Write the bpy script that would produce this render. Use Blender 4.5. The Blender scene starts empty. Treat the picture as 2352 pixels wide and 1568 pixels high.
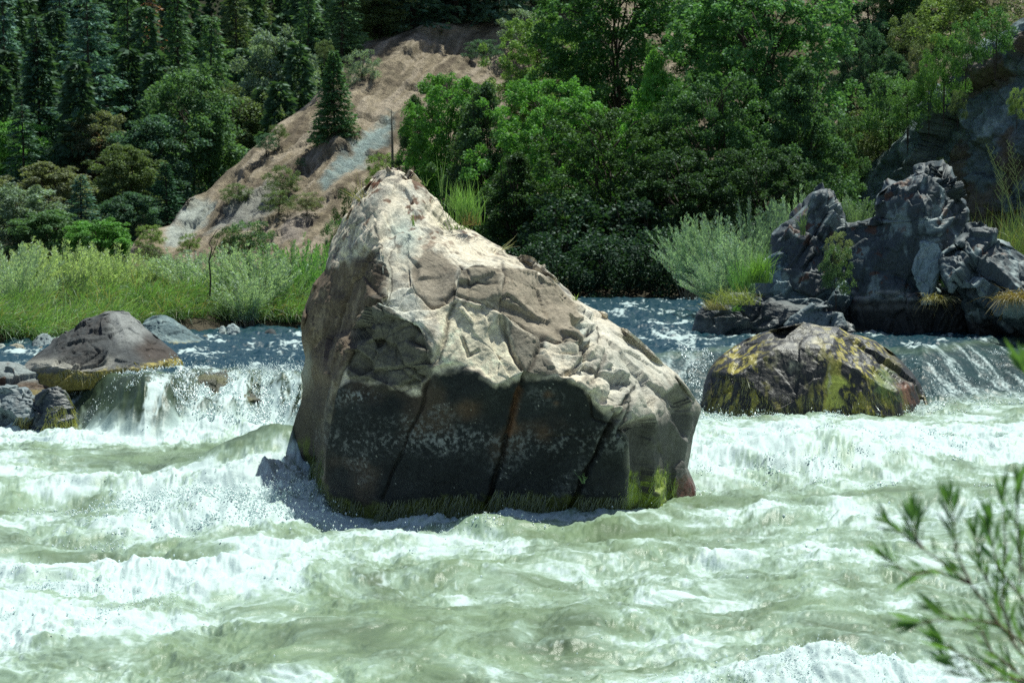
import bpy, math, random
import numpy as np
from mathutils import Vector
from mathutils.geometry import delaunay_2d_cdt

# ------------------------------------------------------------------ camera model
F_PX, CX, CY = 85.0/36.0*2352.0, 1176.0, 784.0
CAM_Z = 3.1
PITCH = math.atan(284.0/F_PX)
CT, ST = math.cos(PITCH), math.sin(PITCH)

def P(px, py, D):
    """point seen at (px,py) of a 2352 wide picture, D metres away along +Y"""
    px = np.asarray(px, float); py = np.asarray(py, float); D = np.asarray(D, float)
    vx = px-CX; u = CY-py
    vy = u*ST + F_PX*CT
    vz = u*CT - F_PX*ST
    t = D/vy
    return np.stack([vx*t, D+0*vx*t, CAM_Z+vz*t], -1)

def proj(x, y, z):
    dz = z-CAM_Z
    f = y*CT - dz*ST
    u = y*ST + dz*CT
    return CX+F_PX*x/f, CY-F_PX*u/f

# ------------------------------------------------------------------ noise
_r = np.random.RandomState(7)
_perm = _r.permutation(256).astype(np.int64); _perm = np.concatenate([_perm, _perm, _perm])
_g3 = _r.normal(size=(256, 3)); _g3 /= np.linalg.norm(_g3, axis=1)[:, None]
_a2 = _r.uniform(0, 2*math.pi, 256); _g2 = np.stack([np.cos(_a2), np.sin(_a2)], 1)
_rv = _r.uniform(0, 1, (256, 6))

def _fade(t): return t*t*t*(t*(t*6-15)+10)

def perlin3(p):
    i = np.floor(p).astype(np.int64); f = p-i; i &= 255
    u = _fade(f)
    out = 0
    for dx in (0, 1):
        A = _perm[i[:, 0]+dx]
        for dy in (0, 1):
            B = _perm[A+i[:, 1]+dy]
            for dz in (0, 1):
                h = _perm[B+i[:, 2]+dz]
                g = _g3[h]
                n = g[:, 0]*(f[:, 0]-dx)+g[:, 1]*(f[:, 1]-dy)+g[:, 2]*(f[:, 2]-dz)
                w = (u[:, 0] if dx else 1-u[:, 0])*(u[:, 1] if dy else 1-u[:, 1])*(u[:, 2] if dz else 1-u[:, 2])
                out = out+w*n
    return out*1.5

def fbm3(p, o=4, gain=0.5, lac=2.03):
    a, s, n = 1.0, 0, 0
    for k in range(o):
        s = s+a*perlin3(p+k*17.31); n += a; a *= gain; p = p*lac
    return s/n*1.3

def perlin2(x, y):
    ix = np.floor(x).astype(np.int64); iy = np.floor(y).astype(np.int64)
    fx = x-ix; fy = y-iy; ix &= 255; iy &= 255
    u = _fade(fx); v = _fade(fy)
    def g(dx, dy):
        gg = _g2[_perm[_perm[ix+dx]+iy+dy]]
        return gg[..., 0]*(fx-dx)+gg[..., 1]*(fy-dy)
    a = g(0, 0); b = g(1, 0); c = g(0, 1); d = g(1, 1)
    return ((a+(b-a)*u)+((c+(d-c)*u)-(a+(b-a)*u))*v)*1.5

def fbm2(x, y, o=4, gain=0.5, lac=2.07):
    a, s, n = 1.0, 0, 0
    for k in range(o):
        s = s+a*perlin2(x+k*13.7, y-k*9.1); n += a; a *= gain; x = x*lac; y = y*lac
    return s/n*1.3

def ridge2(x, y, o=3, gain=0.5):
    a, s, n = 1.0, 0, 0
    for k in range(o):
        s = s+a*(1-np.abs(perlin2(x+k*5.7, y+k*3.3))*1.6); n += a; a *= gain; x = x*2.05; y = y*2.05
    return s/n

def cells3(p):
    """nearest cell: F1, F2, offset vector, 6 random numbers of the cell"""
    i = np.floor(p).astype(np.int64)
    n = len(p)
    F1 = np.full(n, 9.0); F2 = np.full(n, 9.0); off = np.zeros((n, 3)); cid = np.zeros(n, np.int64)
    for dx in (-1, 0, 1):
        for dy in (-1, 0, 1):
            for dz in (-1, 0, 1):
                c = i+np.array([dx, dy, dz])
                h = _perm[_perm[_perm[c[:, 0] & 255]+(c[:, 1] & 255)]+(c[:, 2] & 255)]
                d = p-(c+_rv[h][:, :3])
                q = np.sqrt((d*d).sum(1))
                m = q < F1
                F2 = np.where(m, F1, np.minimum(F2, q))
                F1 = np.where(m, q, F1); off[m] = d[m]; cid[m] = h[m]
    return F1, F2, off, _rv[cid]

def facets(p, amp=1.0, crack=0.0, cw=0.06):
    F1, F2, off, r = cells3(p)
    h = (off*(r[:, 3:6]-0.5)*2).sum(1)+(r[:, 0]-0.5)*0.7
    h = h*amp
    if crack: h = h-crack*np.exp(-((F2-F1)/cw)**2)*sstep(-0.05, 0.25, perlin3(p*0.6+77))
    return h

def sstep(a, b, x):
    t = np.clip((x-a)/(b-a), 0, 1); return t*t*(3-2*t)

def mix(a, b, t):
    return a+(b-a)*t

def segdist(px, py, pts, closed=False):
    best = np.full(np.shape(px), 1e9)
    n = len(pts)
    for k in range(n if closed else n-1):
        x0, y0 = pts[k]; x1, y1 = pts[(k+1) % n]
        dx, dy = x1-x0, y1-y0
        t = np.clip(((px-x0)*dx+(py-y0)*dy)/(dx*dx+dy*dy+1e-9), 0, 1)
        best = np.minimum(best, np.hypot(px-x0-t*dx, py-y0-t*dy))
    return best

def inpoly(px, py, pts):
    c = np.zeros(np.shape(px), bool); n = len(pts)
    for k in range(n):
        x0, y0 = pts[k]; x1, y1 = pts[(k+1) % n]
        if y0 == y1: continue
        m = ((y0 > py) != (y1 > py)) & (px < (x1-x0)*(py-y0)/(y1-y0)+x0)
        c ^= m
    return c

def pmask(px, py, pts, soft=6.0):
    d = segdist(px, py, pts, True); s = np.where(inpoly(px, py, pts), d, -d)
    return sstep(-soft, soft, s)

def tri_interp(ctrl, px, py):
    pts = [Vector((float(a), float(b))) for a, b, _ in ctrl]
    r = delaunay_2d_cdt(pts, [], [], 0, 1e-4)
    vs, tris, orig = r[0], r[2], r[3]
    val = [ctrl[o[0]][2] if o else 0 for o in orig]
    X = np.array([v.x for v in vs]); Y = np.array([v.y for v in vs]); V = np.array(val)
    out = np.full(px.shape, np.nan)
    for t in tris:
        a, b, c = t[:3]
        den = (Y[b]-Y[c])*(X[a]-X[c])+(X[c]-X[b])*(Y[a]-Y[c])
        if abs(den) < 1e-9: continue
        w0 = ((Y[b]-Y[c])*(px-X[c])+(X[c]-X[b])*(py-Y[c]))/den
        w1 = ((Y[c]-Y[a])*(px-X[c])+(X[a]-X[c])*(py-Y[c]))/den
        w2 = 1-w0-w1
        m = (w0 >= -1e-4) & (w1 >= -1e-4) & (w2 >= -1e-4)
        out[m] = (w0*V[a]+w1*V[b]+w2*V[c])[m]
    bad = np.isnan(out)
    if bad.any():
        C = np.array(ctrl, float)
        bx, by = px[bad], py[bad]
        d = (bx[:, None]-C[:, 0])**2+(by[:, None]-C[:, 1])**2
        w = 1/(d+50)**1.5
        out[bad] = (w*C[:, 2]).sum(1)/w.sum(1)
    return out

# ------------------------------------------------------------------ scene helpers
scene = bpy.context.scene
COL = scene.collection

def tag(o, label=None, cat=None, group=None, kind=None):
    if label: o['label'] = label
    if cat: o['category'] = cat
    if group: o['group'] = group
    if kind: o['kind'] = kind
    return o

def mesh_np(name, V, Fq, mat=None, smooth=True, attrs=None, floats=None):
    """Fq (n,k) int array of k-gons"""
    me = bpy.data.meshes.new(name)
    V = np.asarray(V, np.float32); Fq = np.asarray(Fq, np.int32)
    n, k = Fq.shape
    me.vertices.add(len(V)); me.vertices.foreach_set('co', V.ravel())
    me.loops.add(n*k); me.loops.foreach_set('vertex_index', Fq.ravel())
    me.polygons.add(n)
    me.polygons.foreach_set('loop_start', np.arange(0, n*k, k, dtype=np.int32))
    me.polygons.foreach_set('loop_total', np.full(n, k, np.int32))
    me.polygons.foreach_set('use_smooth', np.full(n, bool(smooth)))
    for nm, A in (attrs or {}).items():
        at = me.attributes.new(nm, 'FLOAT_COLOR', 'POINT')
        A = np.concatenate([A, np.ones((len(A), 1))], 1).astype(np.float32)
        at.data.foreach_set('color', A.ravel())
    for nm, A in (floats or {}).items():
        at = me.attributes.new(nm, 'FLOAT', 'POINT')
        at.data.foreach_set('value', np.asarray(A, np.float32).ravel())
    me.update(calc_edges=True); me.validate()
    if mat: me.materials.append(mat)
    return me

def link(name, me, parent=None, loc=None):
    o = bpy.data.objects.new(name, me); COL.objects.link(o)
    if parent: o.parent = parent
    if loc is not None: o.location = loc
    return o

def empty(name, loc=(0, 0, 0), rz=0, sc=(1, 1, 1)):
    o = bpy.data.objects.new(name, None); COL.objects.link(o)
    o.location = loc; o.rotation_euler = (0, 0, rz); o.scale = sc
    o.empty_display_size = 0.2
    return o

# ------------------------------------------------------------------ materials
def new_mat(name):
    m = bpy.data.materials.new(name); m.use_nodes = True
    nt = m.node_tree; nt.nodes.clear()
    out = nt.nodes.new('ShaderNodeOutputMaterial')
    return m, nt, out

def nd(nt, t, **kw):
    n = nt.nodes.new(t)
    for k, v in kw.items():
        if k in n.inputs: n.inputs[k].default_value = v
        else: setattr(n, k, v)
    return n

def rock_mat(name, scale=6.0, rough=0.85, bump=0.6, spec=0.25, wet=True, bdist=0.03):
    m, nt, out = new_mat(name)
    L = nt.links.new
    b = nd(nt, 'ShaderNodeBsdfPrincipled'); b.inputs['Specular IOR Level'].default_value = spec
    a = nd(nt, 'ShaderNodeAttribute', attribute_name='Col')
    tc = nd(nt, 'ShaderNodeTexCoord')
    n1 = nd(nt, 'ShaderNodeTexNoise', Scale=scale*4, Detail=8.0, Roughness=0.7)
    n2 = nd(nt, 'ShaderNodeTexNoise', Scale=scale*22, Detail=3.0, Roughness=0.7)
    L(tc.outputs['Object'], n1.inputs['Vector']); L(tc.outputs['Object'], n2.inputs['Vector'])
    r1 = nd(nt, 'ShaderNodeMapRange'); r1.inputs[1].default_value = 0.3; r1.inputs[2].default_value = 0.7
    r1.inputs[3].default_value = 0.62; r1.inputs[4].default_value = 1.35
    L(n1.outputs['Fac'], r1.inputs[0])
    r2 = nd(nt, 'ShaderNodeMapRange'); r2.inputs[1].default_value = 0.35; r2.inputs[2].default_value = 0.65
    r2.inputs[3].default_value = 0.75; r2.inputs[4].default_value = 1.25
    L(n2.outputs['Fac'], r2.inputs[0])
    mu = nd(nt, 'ShaderNodeMath', operation='MULTIPLY'); L(r1.outputs[0], mu.inputs[0]); L(r2.outputs[0], mu.inputs[1])
    vm = nd(nt, 'ShaderNodeVectorMath', operation='SCALE'); L(a.outputs['Color'], vm.inputs[0]); L(mu.outputs[0], vm.inputs['Scale'])
    L(vm.outputs[0], b.inputs['Base Color'])
    if wet:
        w = nd(nt, 'ShaderNodeAttribute', attribute_name='wet')
        rr = nd(nt, 'ShaderNodeMapRange'); rr.inputs[3].default_value = rough; rr.inputs[4].default_value = 0.38
        L(w.outputs['Fac'], rr.inputs[0]); L(rr.outputs[0], b.inputs['Roughness'])
    else:
        b.inputs['Roughness'].default_value = rough
    ad = nd(nt, 'ShaderNodeMath', operation='MULTIPLY_ADD'); ad.inputs[1].default_value = 0.35
    L(n2.outputs['Fac'], ad.inputs[0]); L(n1.outputs['Fac'], ad.inputs[2])
    bp = nd(nt, 'ShaderNodeBump', Strength=bump, Distance=bdist)
    L(ad.outputs[0], bp.inputs['Height']); L(bp.outputs[0], b.inputs['Normal'])
    L(b.outputs[0], out.inputs[0])
    return m

def leaf_mat(name, trans=0.35, rough=0.5, gloss=0.08):
    """leaf colour = object colour x vertex colour"""
    m, nt, out = new_mat(name)
    L = nt.links.new
    a = nd(nt, 'ShaderNodeAttribute', attribute_name='Col')
    oi = nd(nt, 'ShaderNodeObjectInfo')
    mx = nd(nt, 'ShaderNodeVectorMath', operation='MULTIPLY'); L(a.outputs['Color'], mx.inputs[0]); L(oi.outputs['Color'], mx.inputs[1])
    d = nd(nt, 'ShaderNodeBsdfDiffuse'); L(mx.outputs[0], d.inputs[0])
    t = nd(nt, 'ShaderNodeBsdfTranslucent')
    tm = nd(nt, 'ShaderNodeVectorMath', operation='MULTIPLY'); tm.inputs[1].default_value = (1.25, 1.35, 0.6)
    L(mx.outputs[0], tm.inputs[0]); L(tm.outputs[0], t.inputs[0])
    s = nd(nt, 'ShaderNodeMixShader', Fac=trans); L(d.outputs[0], s.inputs[1]); L(t.outputs[0], s.inputs[2])
    g = nd(nt, 'ShaderNodeBsdfGlossy', Roughness=rough); g.inputs[0].default_value = (0.8, 0.9, 0.9, 1)
    s2 = nd(nt, 'ShaderNodeMixShader', Fac=gloss); L(s.outputs[0], s2.inputs[1]); L(g.outputs[0], s2.inputs[2])
    L(s2.outputs[0], out.inputs[0])
    return m

def plain_mat(name, color, rough=0.8, noise=0.0, scale=8.0, bump=0.0):
    m, nt, out = new_mat(name); L = nt.links.new
    b = nd(nt, 'ShaderNodeBsdfPrincipled', Roughness=rough)
    b.inputs['Specular IOR Level'].default_value = 0.2
    tc = nd(nt, 'ShaderNodeTexCoord'); n1 = nd(nt, 'ShaderNodeTexNoise', Scale=scale, Detail=6.0)
    L(tc.outputs['Object'], n1.inputs['Vector'])
    r = nd(nt, 'ShaderNodeMapRange'); r.inputs[3].default_value = 1-noise; r.inputs[4].default_value = 1+noise
    L(n1.outputs['Fac'], r.inputs[0])
    vm = nd(nt, 'ShaderNodeVectorMath', operation='SCALE'); vm.inputs[0].default_value = color
    L(r.outputs[0], vm.inputs['Scale']); L(vm.outputs[0], b.inputs['Base Color'])
    if bump:
        bp = nd(nt, 'ShaderNodeBump', Strength=bump, Distance=0.03); L(n1.outputs['Fac'], bp.inputs['Height']); L(bp.outputs[0], b.inputs['Normal'])
    L(b.outputs[0], out.inputs[0])
    return m

M_ROCK = rock_mat('rock_surface')
M_SLATE = rock_mat('slate_surface', rough=0.6, spec=0.45, bump=0.35)
M_SOIL = rock_mat('slope_soil', scale=0.8, rough=0.95, bump=0.8, spec=0.1, wet=False, bdist=0.25)
M_LEAF = leaf_mat('broad_leaf', gloss=0.02, trans=0.33)
M_NEEDLE = leaf_mat('needles', trans=0.25, gloss=0.03, rough=0.6)
M_WILLOW = leaf_mat('willow_leaf', trans=0.4, gloss=0.08, rough=0.55)
M_GRASS = leaf_mat('grass_blade', trans=0.4, gloss=0.06)
M_BARK = plain_mat('bark', (0.07, 0.055, 0.045), 0.9, 0.5, 6.0, 0.5)
M_BARKPALE = plain_mat('bark_pale', (0.2, 0.18, 0.15), 0.9, 0.4, 6.0, 0.4)
M_ALGAE = leaf_mat('algae_hair', trans=0.3, gloss=0.12, rough=0.35)

# ------------------------------------------------------------------ rock generator: closed rings, one per picture row
def ring_rock(name, outline, ctrl=None, D0=30.0, thick=1.0, nr=120, nc=160, nb=24, bulge=0.5, lean=0.0,
              edge_w=22.0, edge_r=0.25, disp=None, color=None, wet=None, smooth_n=2, mat=None, back=True):
    """outline: list of (y, xl, xr) picture rows. Front depth from ctrl (px,py,D) or from D0/bulge/lean."""
    O = np.array(outline, float); O = O[np.argsort(O[:, 0])]
    y0, y1 = O[0, 0], O[-1, 0]
    s = np.linspace(0, 1, nr); ys = y0+(y1-y0)*(0.65*s+0.35*s**1.6)
    xl = np.interp(ys, O[:, 0], O[:, 1]); xr = np.interp(ys, O[:, 0], O[:, 2])
    t = np.linspace(0, 1, nc); t = 0.8*t+0.2*(0.5-0.5*np.cos(np.pi*t))
    U = xl[:, None]+(xr-xl)[:, None]*t[None]
    Vv = np.repeat(ys[:, None], nc, 1)
    if ctrl is not None:
        D = tri_interp(ctrl, U.ravel(), Vv.ravel()).reshape(U.shape)
    else:
        q = np.clip(1-(2*t-1)**2, 0, 1)**0.6
        fy = ((y1-ys)/(y1-y0))[:, None]
        D = D0-bulge*q[None]*(1-0.5*fy)+lean*fy
    for _ in range(smooth_n):
        E = np.pad(D, 1, mode='edge')
        D = (E[:-2, 1:-1]+E[2:, 1:-1]+E[1:-1, :-2]+E[1:-1, 2:]+2*D)/6
    poly = [(a, b) for b, a in zip(O[:, 0], O[:, 1])]+[(a, b) for b, a in zip(O[::-1, 0], O[::-1, 2])]
    top = poly[:len(O)][::-1]+poly[len(O):][::-1]   # open at the bottom: left going up, right going down
    d = segdist(U, Vv, top); dfull = np.concatenate([d, np.zeros((nr, nb))+edge_w*0.7], 1).ravel()
    e = 1-np.clip(d/edge_w, 0, 1)
    D = D+edge_r*(1-np.sqrt(1-e*e))
    # back
    tb = np.linspace(0, 1, nb+2)[1:-1]
    Ub = xr[:, None]+(xl-xr)[:, None]*tb[None]
    Db = D[:, -1:]+(D[:, :1]-D[:, -1:])*tb[None]
    th = thick*(np.clip((ys-y0)/(y1-y0), 0, 1)**0.5)
    Db = Db+th[:, None]*np.sin(np.pi*tb)[None]**0.6
    AU = np.concatenate([U, Ub], 1); AV = np.concatenate([Vv, np.repeat(ys[:, None], nb, 1)], 1); AD = np.concatenate([D, Db], 1)
    X = P(AU, AV, AD)
    n = nc+nb
    # normals on the ring grid
    dt = np.roll(X, -1, 1)-np.roll(X, 1, 1)
    dv = np.empty_like(X); dv[1:-1] = X[2:]-X[:-2]; dv[0] = X[1]-X[0]; dv[-1] = X[-1]-X[-2]
    N = np.cross(dt, -dv); ln = np.linalg.norm(N, axis=2, keepdims=True); N = N/np.maximum(ln, 1e-9)
    if (N[:, nc//2, 1]).mean() > 0: N = -N
    Xf = X.reshape(-1, 3).copy(); pu, pv = AU.ravel(), AV.ravel()
    if disp is not None:
        h = disp(Xf, pu, pv)
        H = h.reshape(nr, n); B = H.copy()
        for _ in range(7 if nr > 180 and nc > 280 else 2):
            Ep = np.pad(B, ((1, 1), (0, 0)), mode='edge')
            B = (np.roll(B, 1, 1)+np.roll(B, -1, 1)+Ep[:-2]+Ep[2:]+2*B)/6
        asp = np.linalg.norm(dt, axis=2)/np.maximum(np.linalg.norm(dv, axis=2), 1e-6)
        asp = np.clip(np.maximum(asp, 1/np.maximum(asp, 1e-3))/1.3-1.2, 0, 1)
        h = mix(H*0.85+0.15*B, B, asp*(1.0 if nr > 400 else 0.7)).ravel()
        h = h*mix(0.35, 1.0, sstep(0, edge_w, dfull))
        Xn = Xf+N.reshape(-1, 3)*h[:, None]
    else: Xn = Xf
    C = color(Xf, pu, pv, N.reshape(-1, 3)) if color is not None else np.full((len(Xf), 3), 0.3)
    W = wet(Xf, pu, pv) if wet is not None else np.zeros(len(Xf))
    idx = np.arange(nr*n).reshape(nr, n)
    a = idx[:-1]; b = idx[1:]
    Q = np.stack([a, b, np.roll(b, -1, 1), np.roll(a, -1, 1)], -1).reshape(-1, 4)
    # cap
    ci = len(Xn); cap = Xn[idx[0]].mean(0)
    Xn = np.vstack([Xn, cap]); C = np.vstack([C, C[0]]); W = np.append(W, W[0])
    k = np.arange(0, n, 2)
    capq = np.stack([np.full(len(k), ci), idx[0][k], idx[0][(k+1) % n], idx[0][(k+2) % n]], -1)
    Q = np.vstack([Q, capq])
    me = mesh_np(name, Xn, Q, mat or M_ROCK, True, {'Col': np.clip(C, 0, 1)}, {'wet': W})
    o = link(name, me)
    return o, Xn, pu, pv

def gen_disp(sc=1.0, amp=0.12, crack=0.05, rot=0.6, fine=0.02, seed=0.0, squash=(1, 1, 1.6)):
    c, s = math.cos(rot), math.sin(rot)
    def f(X, pu, pv):
        q = X.copy(); q[:, 0], q[:, 2] = X[:, 0]*c+X[:, 2]*s, -X[:, 0]*s+X[:, 2]*c
        q = q*np.array(squash)+seed
        w = np.stack([perlin3(q*0.9*sc+3), perlin3(q*0.9*sc+31), perlin3(q*0.9*sc+57)], 1)*0.5
        h = facets(q*0.62*sc+w*0.3, amp*1.25, crack*0.8, 0.04)+facets(q*1.5*sc+w*0.4+9, amp*0.45, crack*0.4, 0.05)
        h += facets(q*4.2*sc+w*0.6+19, amp*0.10, crack*0.1, 0.06)
        h += fine*fbm3(q*6*sc, 4, 0.6)
        return h
    return f
# ================================================================== WATER
def at_lvl(px, py, z=0.0):
    D = (CAM_Z-z)*F_PX/(py-500.0)
    return (px-CX)/F_PX*D, D

rs = np.random.RandomState(3)
rows = [10.5]
while rows[-1] < 78:
    y = rows[-1]
    if y < 30: dy = max(y*y/9500, 0.02)
    elif y < 48: dy = 0.055
    else: dy = 0.055+(y-48)*0.006
    rows.append(y+dy)
rows = np.array(rows)
NCW = 1250
NCW = 1330
uu = np.concatenate([np.linspace(-2.4, -1.02, 40), np.linspace(-1, 1, 1250), np.linspace(1.02, 2.4, 40)])
YW = np.repeat(rows[:, None], NCW, 1)
XW = uu[None]*(rows[:, None]*0.225+0.9)
ang = XW/YW; pxa = CX+ang*F_PX

def drop_lines(pxa):
    xs = [-400, 170, 235, 330, 420, 490, 590, 690, 1000, 1600, 1750, 2000, 2120, 2250, 2352, 2500, 2900]
    cr = [38.0, 37.4, 36.8, 35.7, 36.6, 37.2, 36.4, 35.5, 40.5, 42.2, 45.0, 45.0, 43.4, 46.0, 48.0, 49.0, 49.0]
    to = [35.5, 35.3, 34.6, 33.7, 34.2, 34.5, 34.3, 33.7, 36.5, 38.0, 38.8, 38.8, 38.2, 39.4, 39.4, 39.0, 38.4]
    return np.interp(pxa, xs, cr), np.interp(pxa, xs, to)

GA = []   # (px,py,sx,sy,h) metres
def ga(px, py, sx, sy, h, rot=0.0, z=0.0):
    x, y = at_lvl(px, py, z); GA.append((x, y, sx, sy, h, rot))
ga(640, 1085, 0.95, 1.1, 0.50); ga(540, 1130, 0.7, 0.7, 0.22)
ga(420, 1190, 0.9, 0.9, 0.24); ga(700, 1160, 0.45, 0.7, 0.12)
ga(250, 1120, 1.2, 0.6, 0.16); ga(120, 1150, 1.0, 0.8, -0.12)
ga(260, 1285, 0.7, 0.7, -0.16); ga(330, 1330, 1.2, 0.5, 0.16, 0.3)
ga(120, 1420, 0.9, 0.6, 0.14); ga(900, 1240, 0.5, 0.35, 0.10); ga(1090, 1215, 0.45, 0.25, 0.13)
ga(980, 1200, 0.35, 0.18, 0.10); ga(1150, 1196, 0.22, 0.15, 0.09); ga(760, 1190, 0.3, 0.2, 0.10)
ga(1300, 1235, 0.8, 0.4, -0.06); ga(900, 1330, 1.2, 0.5, 0.12, 0.4)
ga(1850, 1075, 1.5, 1.0, 0.42); ga(2150, 1040, 1.2, 1.0, 0.3); ga(1700, 1120, 0.6, 0.5, -0.15)
ga(2200, 1150, 1.3, 0.45, 0.16, 0.2); ga(1900, 1200, 1.0, 0.5, 0.1)
ga(1800, 1580, 0.8, 0.5, 0.16); ga(2000, 1600, 0.7, 0.4, 0.14); ga(1500, 1430, 0.8, 0.5, 0.07)
ga(1530, 760, 2.2, 1.0, 0.10, 0, 0.8); ga(1470, 725, 1.5, 1.4, 0.14, 0, 0.8); ga(470, 868, 1.4, 0.7, 0.12, 0, 0.8)

FO = []   # foam density blobs in ground metres
def fo(px, py, sx, sy, w, rot=0.0, z=0.0):
    x, y = at_lvl(px, py, z); FO.append((x, y, sx, sy, w, rot))
fo(480, 1120, 1.7, 1.2, 1.0); fo(690, 1170, 0.7, 1.0, 0.9); fo(420, 1000, 3.2, 1.1, 0.95); fo(150, 1010, 2.5, 0.7, 0.45)
fo(400, 985, 3.0, 0.8, 0.6); fo(560, 1200, 1.2, 0.8, 0.6)
fo(620, 1050, 1.25, 1.5, -2.6); fo(560, 1100, 0.4, 0.5, -0.6)
fo(80, 1340, 1.3, 1.0, 0.75); fo(380, 1350, 1.4, 0.5, 0.8, 0.3); fo(300, 1440, 1.3, 0.5, 0.75, 0.3); fo(60, 1450, 0.8, 0.6, 0.6)
fo(180, 1210, 1.2, 0.8, 0.3); fo(110, 1150, 1.3, 0.6, -0.45); fo(270, 1270, 0.6, 0.6, -0.55)
fo(800, 1260, 1.2, 0.7, 0.45); fo(1060, 1235, 1.0, 0.4, 0.45); fo(1350, 1225, 1.0, 0.5, -0.5)
fo(930, 1200, 1.0, 0.25, 0.5); fo(740, 1170, 0.5, 0.5, 0.6); fo(1120, 1200, 0.6, 0.2, 0.6)
fo(1000, 1450, 1.5, 1.0, -0.28); fo(700, 1510, 1.5, 0.8, -0.25); fo(880, 1400, 1.0, 0.5, -0.2); fo(1620, 1430, 1.2, 0.8, -0.15)
fo(1950, 1010, 4.5, 2.6, 1.0); fo(1700, 1080, 1.5, 1.3, 0.8); fo(2250, 1030, 2.0, 2.2, 0.9)
fo(2150, 1135, 1.4, 0.5, -0.8, 0.25); fo(1680, 1160, 0.6, 0.45, -0.7); fo(1950, 1180, 1.8, 0.7, 0.5); fo(1750, 1290, 2.0, 0.8, 0.25)
fo(1850, 1560, 0.75, 0.5, 0.95); fo(2100, 1590, 0.9, 0.6, 0.8)
fo(1500, 722, 1.6, 1.6, 0.6, 0, 0.8); fo(1560, 775, 1.8, 1.0, 0.55, 0, 0.8); fo(1640, 740, 1.4, 1.2, 0.3, 0, 0.8)
ga(500, 1000, 0.9, 0.9, 0.16)
fo(560, 850, 1.8, 0.5, 0.75, 0, 0.8); fo(640, 800, 0.8, 2.0, 0.3, 0, 0.8)
def gsum(L, x, y):
    s = np.zeros(x.shape)
    for (gx, gy, sx, sy, h, r) in L:
        c, q = math.cos(r), math.sin(r)
        dx, dy = x-gx, y-gy
        a = (dx*c+dy*q)/sx; b = (-dx*q+dy*c)/sy
        s += h*np.exp(-(a*a+b*b))
    return s

def water_fields(x, y, hi=True):
    pa = CX+x/y*F_PX
    cr, to = drop_lines(pa)
    wob = 0.5*fbm2(x*0.9+5, y*0.1, 3)+0.8*fbm2(x*0.25+15, y*0.05, 2)
    u = np.clip((y-to-wob)/(cr-to), 0, 1)
    left = 1-sstep(700, 1500, pa)
    prof = mix(0.55*u*u*(3-2*u)+0.45*u**0.85, np.sin(u*math.pi/2)**1.25, left)
    base = 0.8*prof
    face = 4*u*(1-u)
    pool = sstep(0.85, 1.0, u)
    wx = fbm2(x*0.7, y*0.45+7, 3); wy = fbm2(x*0.7+40, y*0.45+17, 3)
    X = x+0.34*wx; Y = y+0.5*wy
    dens = 0.47+gsum(FO, x, y)*0.85+0.22*fbm2(x*0.45+3, y*0.35, 3)
    dens = np.where(y > to, mix(dens, 0.04+gsum([g for g in FO if g[1] > 38], x, y), sstep(0.0, 0.9, u)), dens)
    dens = dens+face*mix(0.0, 0.6, left*sstep(400, 500, pa))*(1-pool)
    dens = dens-0.75*left*(1-sstep(330, 450, pa))*sstep(180, 260, pa)*face
    turb = np.clip(dens, 0, 1.1)
    big = 0.11*fbm2(X*0.55, Y*0.42, 3)+0.05*(ridge2(X*0.8+9, Y*0.7, 3)-0.55)
    med = 0.046*(ridge2(X*2.0+3, Y*1.7, 4, 0.55)-0.55)+0.03*fbm2(X*3.2, Y*3.0, 4, 0.55)
    poolw = 0.11*(ridge2(x*1.0+2, y*0.6, 4, 0.6)-0.5)+0.07*fbm2(x*3, y*1.6, 3)
    z = base+gsum(GA, x, y)
    z = z+mix(big*(0.75+0.7*turb)+med*(0.8+1.1*turb), poolw+big*0.35, np.maximum(pool, 0.0))
    return z, dens, turb, pool, face, left, X, Y, u

Z, dens, turb, pool, face, left, X2, Y2, UU = water_fields(XW, YW)
fine = fbm2(X2*8, Y2*7, 4, 0.55)+1.2*(ridge2(X2*4.2+3, Y2*3.6, 3, 0.55)-0.6); spk = np.clip(ridge2(X2*6.5+3, Y2*5.0, 3, 0.6)-0.62, 0, 1)
Z += (0.006+0.015*turb)*fine*(1-0.6*pool)
# streaky fall lines on the faces
fl = fbm2(XW*5.5+0.6*fbm2(XW*2, YW*1.5, 2), Y2*0.9, 4, 0.6)
Z += face*0.05*fl*left
# flow streaks curving round the low dome on the right
n1 = fbm2(X2*1.15+11, Y2*1.0, 6, 0.62)
n2 = ridge2(X2*1.6+5, Y2*1.35+4, 5, 0.62)-0.62
n3 = fbm2(X2*7.5, Y2*6.5, 4, 0.65)
n4 = fbm2(X2*19, Y2*15, 3, 0.6)
sg = 0.20*n4+n1*0.75+n2*0.62+n3*0.24+(Z-0.8*np.clip(UU,0,1))*0.35
foam = sstep(0.10, 0.58, sg*1.1+(dens-0.44)*1.4)
soft = sstep(-0.55, 0.45, sg+(dens-0.40)*1.3)      # aerated milky water under the foam
st = fbm2(XW*2.4+0.9*fbm2(XW*0.5, YW*0.3, 2), YW*0.55, 5, 0.62)
xs = XW+(YW-39)*0.10*np.tanh((pxa-1860)/150)*(1-left)
str_ = ridge2(xs*1.5+0.25*fbm2(xs*1.3, YW*0.3, 2), YW*0.10, 4, 0.62)+0.25*n4
foamR = sstep(0.66, 0.98, str_+0.10*n3)
foamF = sstep(0.10, 0.40, st*1.2+0.4*n3+(face*0.16-0.2)+0.42*sstep(400, 520, pxa)*left)
lace = ridge2(X2*2.3+7, Y2*1.9, 3, 0.6)+0.12*n4
foam = np.maximum(foam, sstep(0.80, 1.02, lace)*sstep(0.15, 0.6, dens)*0.85)
foam = np.where(n1+0.5*n4 < -0.28, foam*0.35, foam)*1.0
foamF = mix(foamR, foamF, left)
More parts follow.
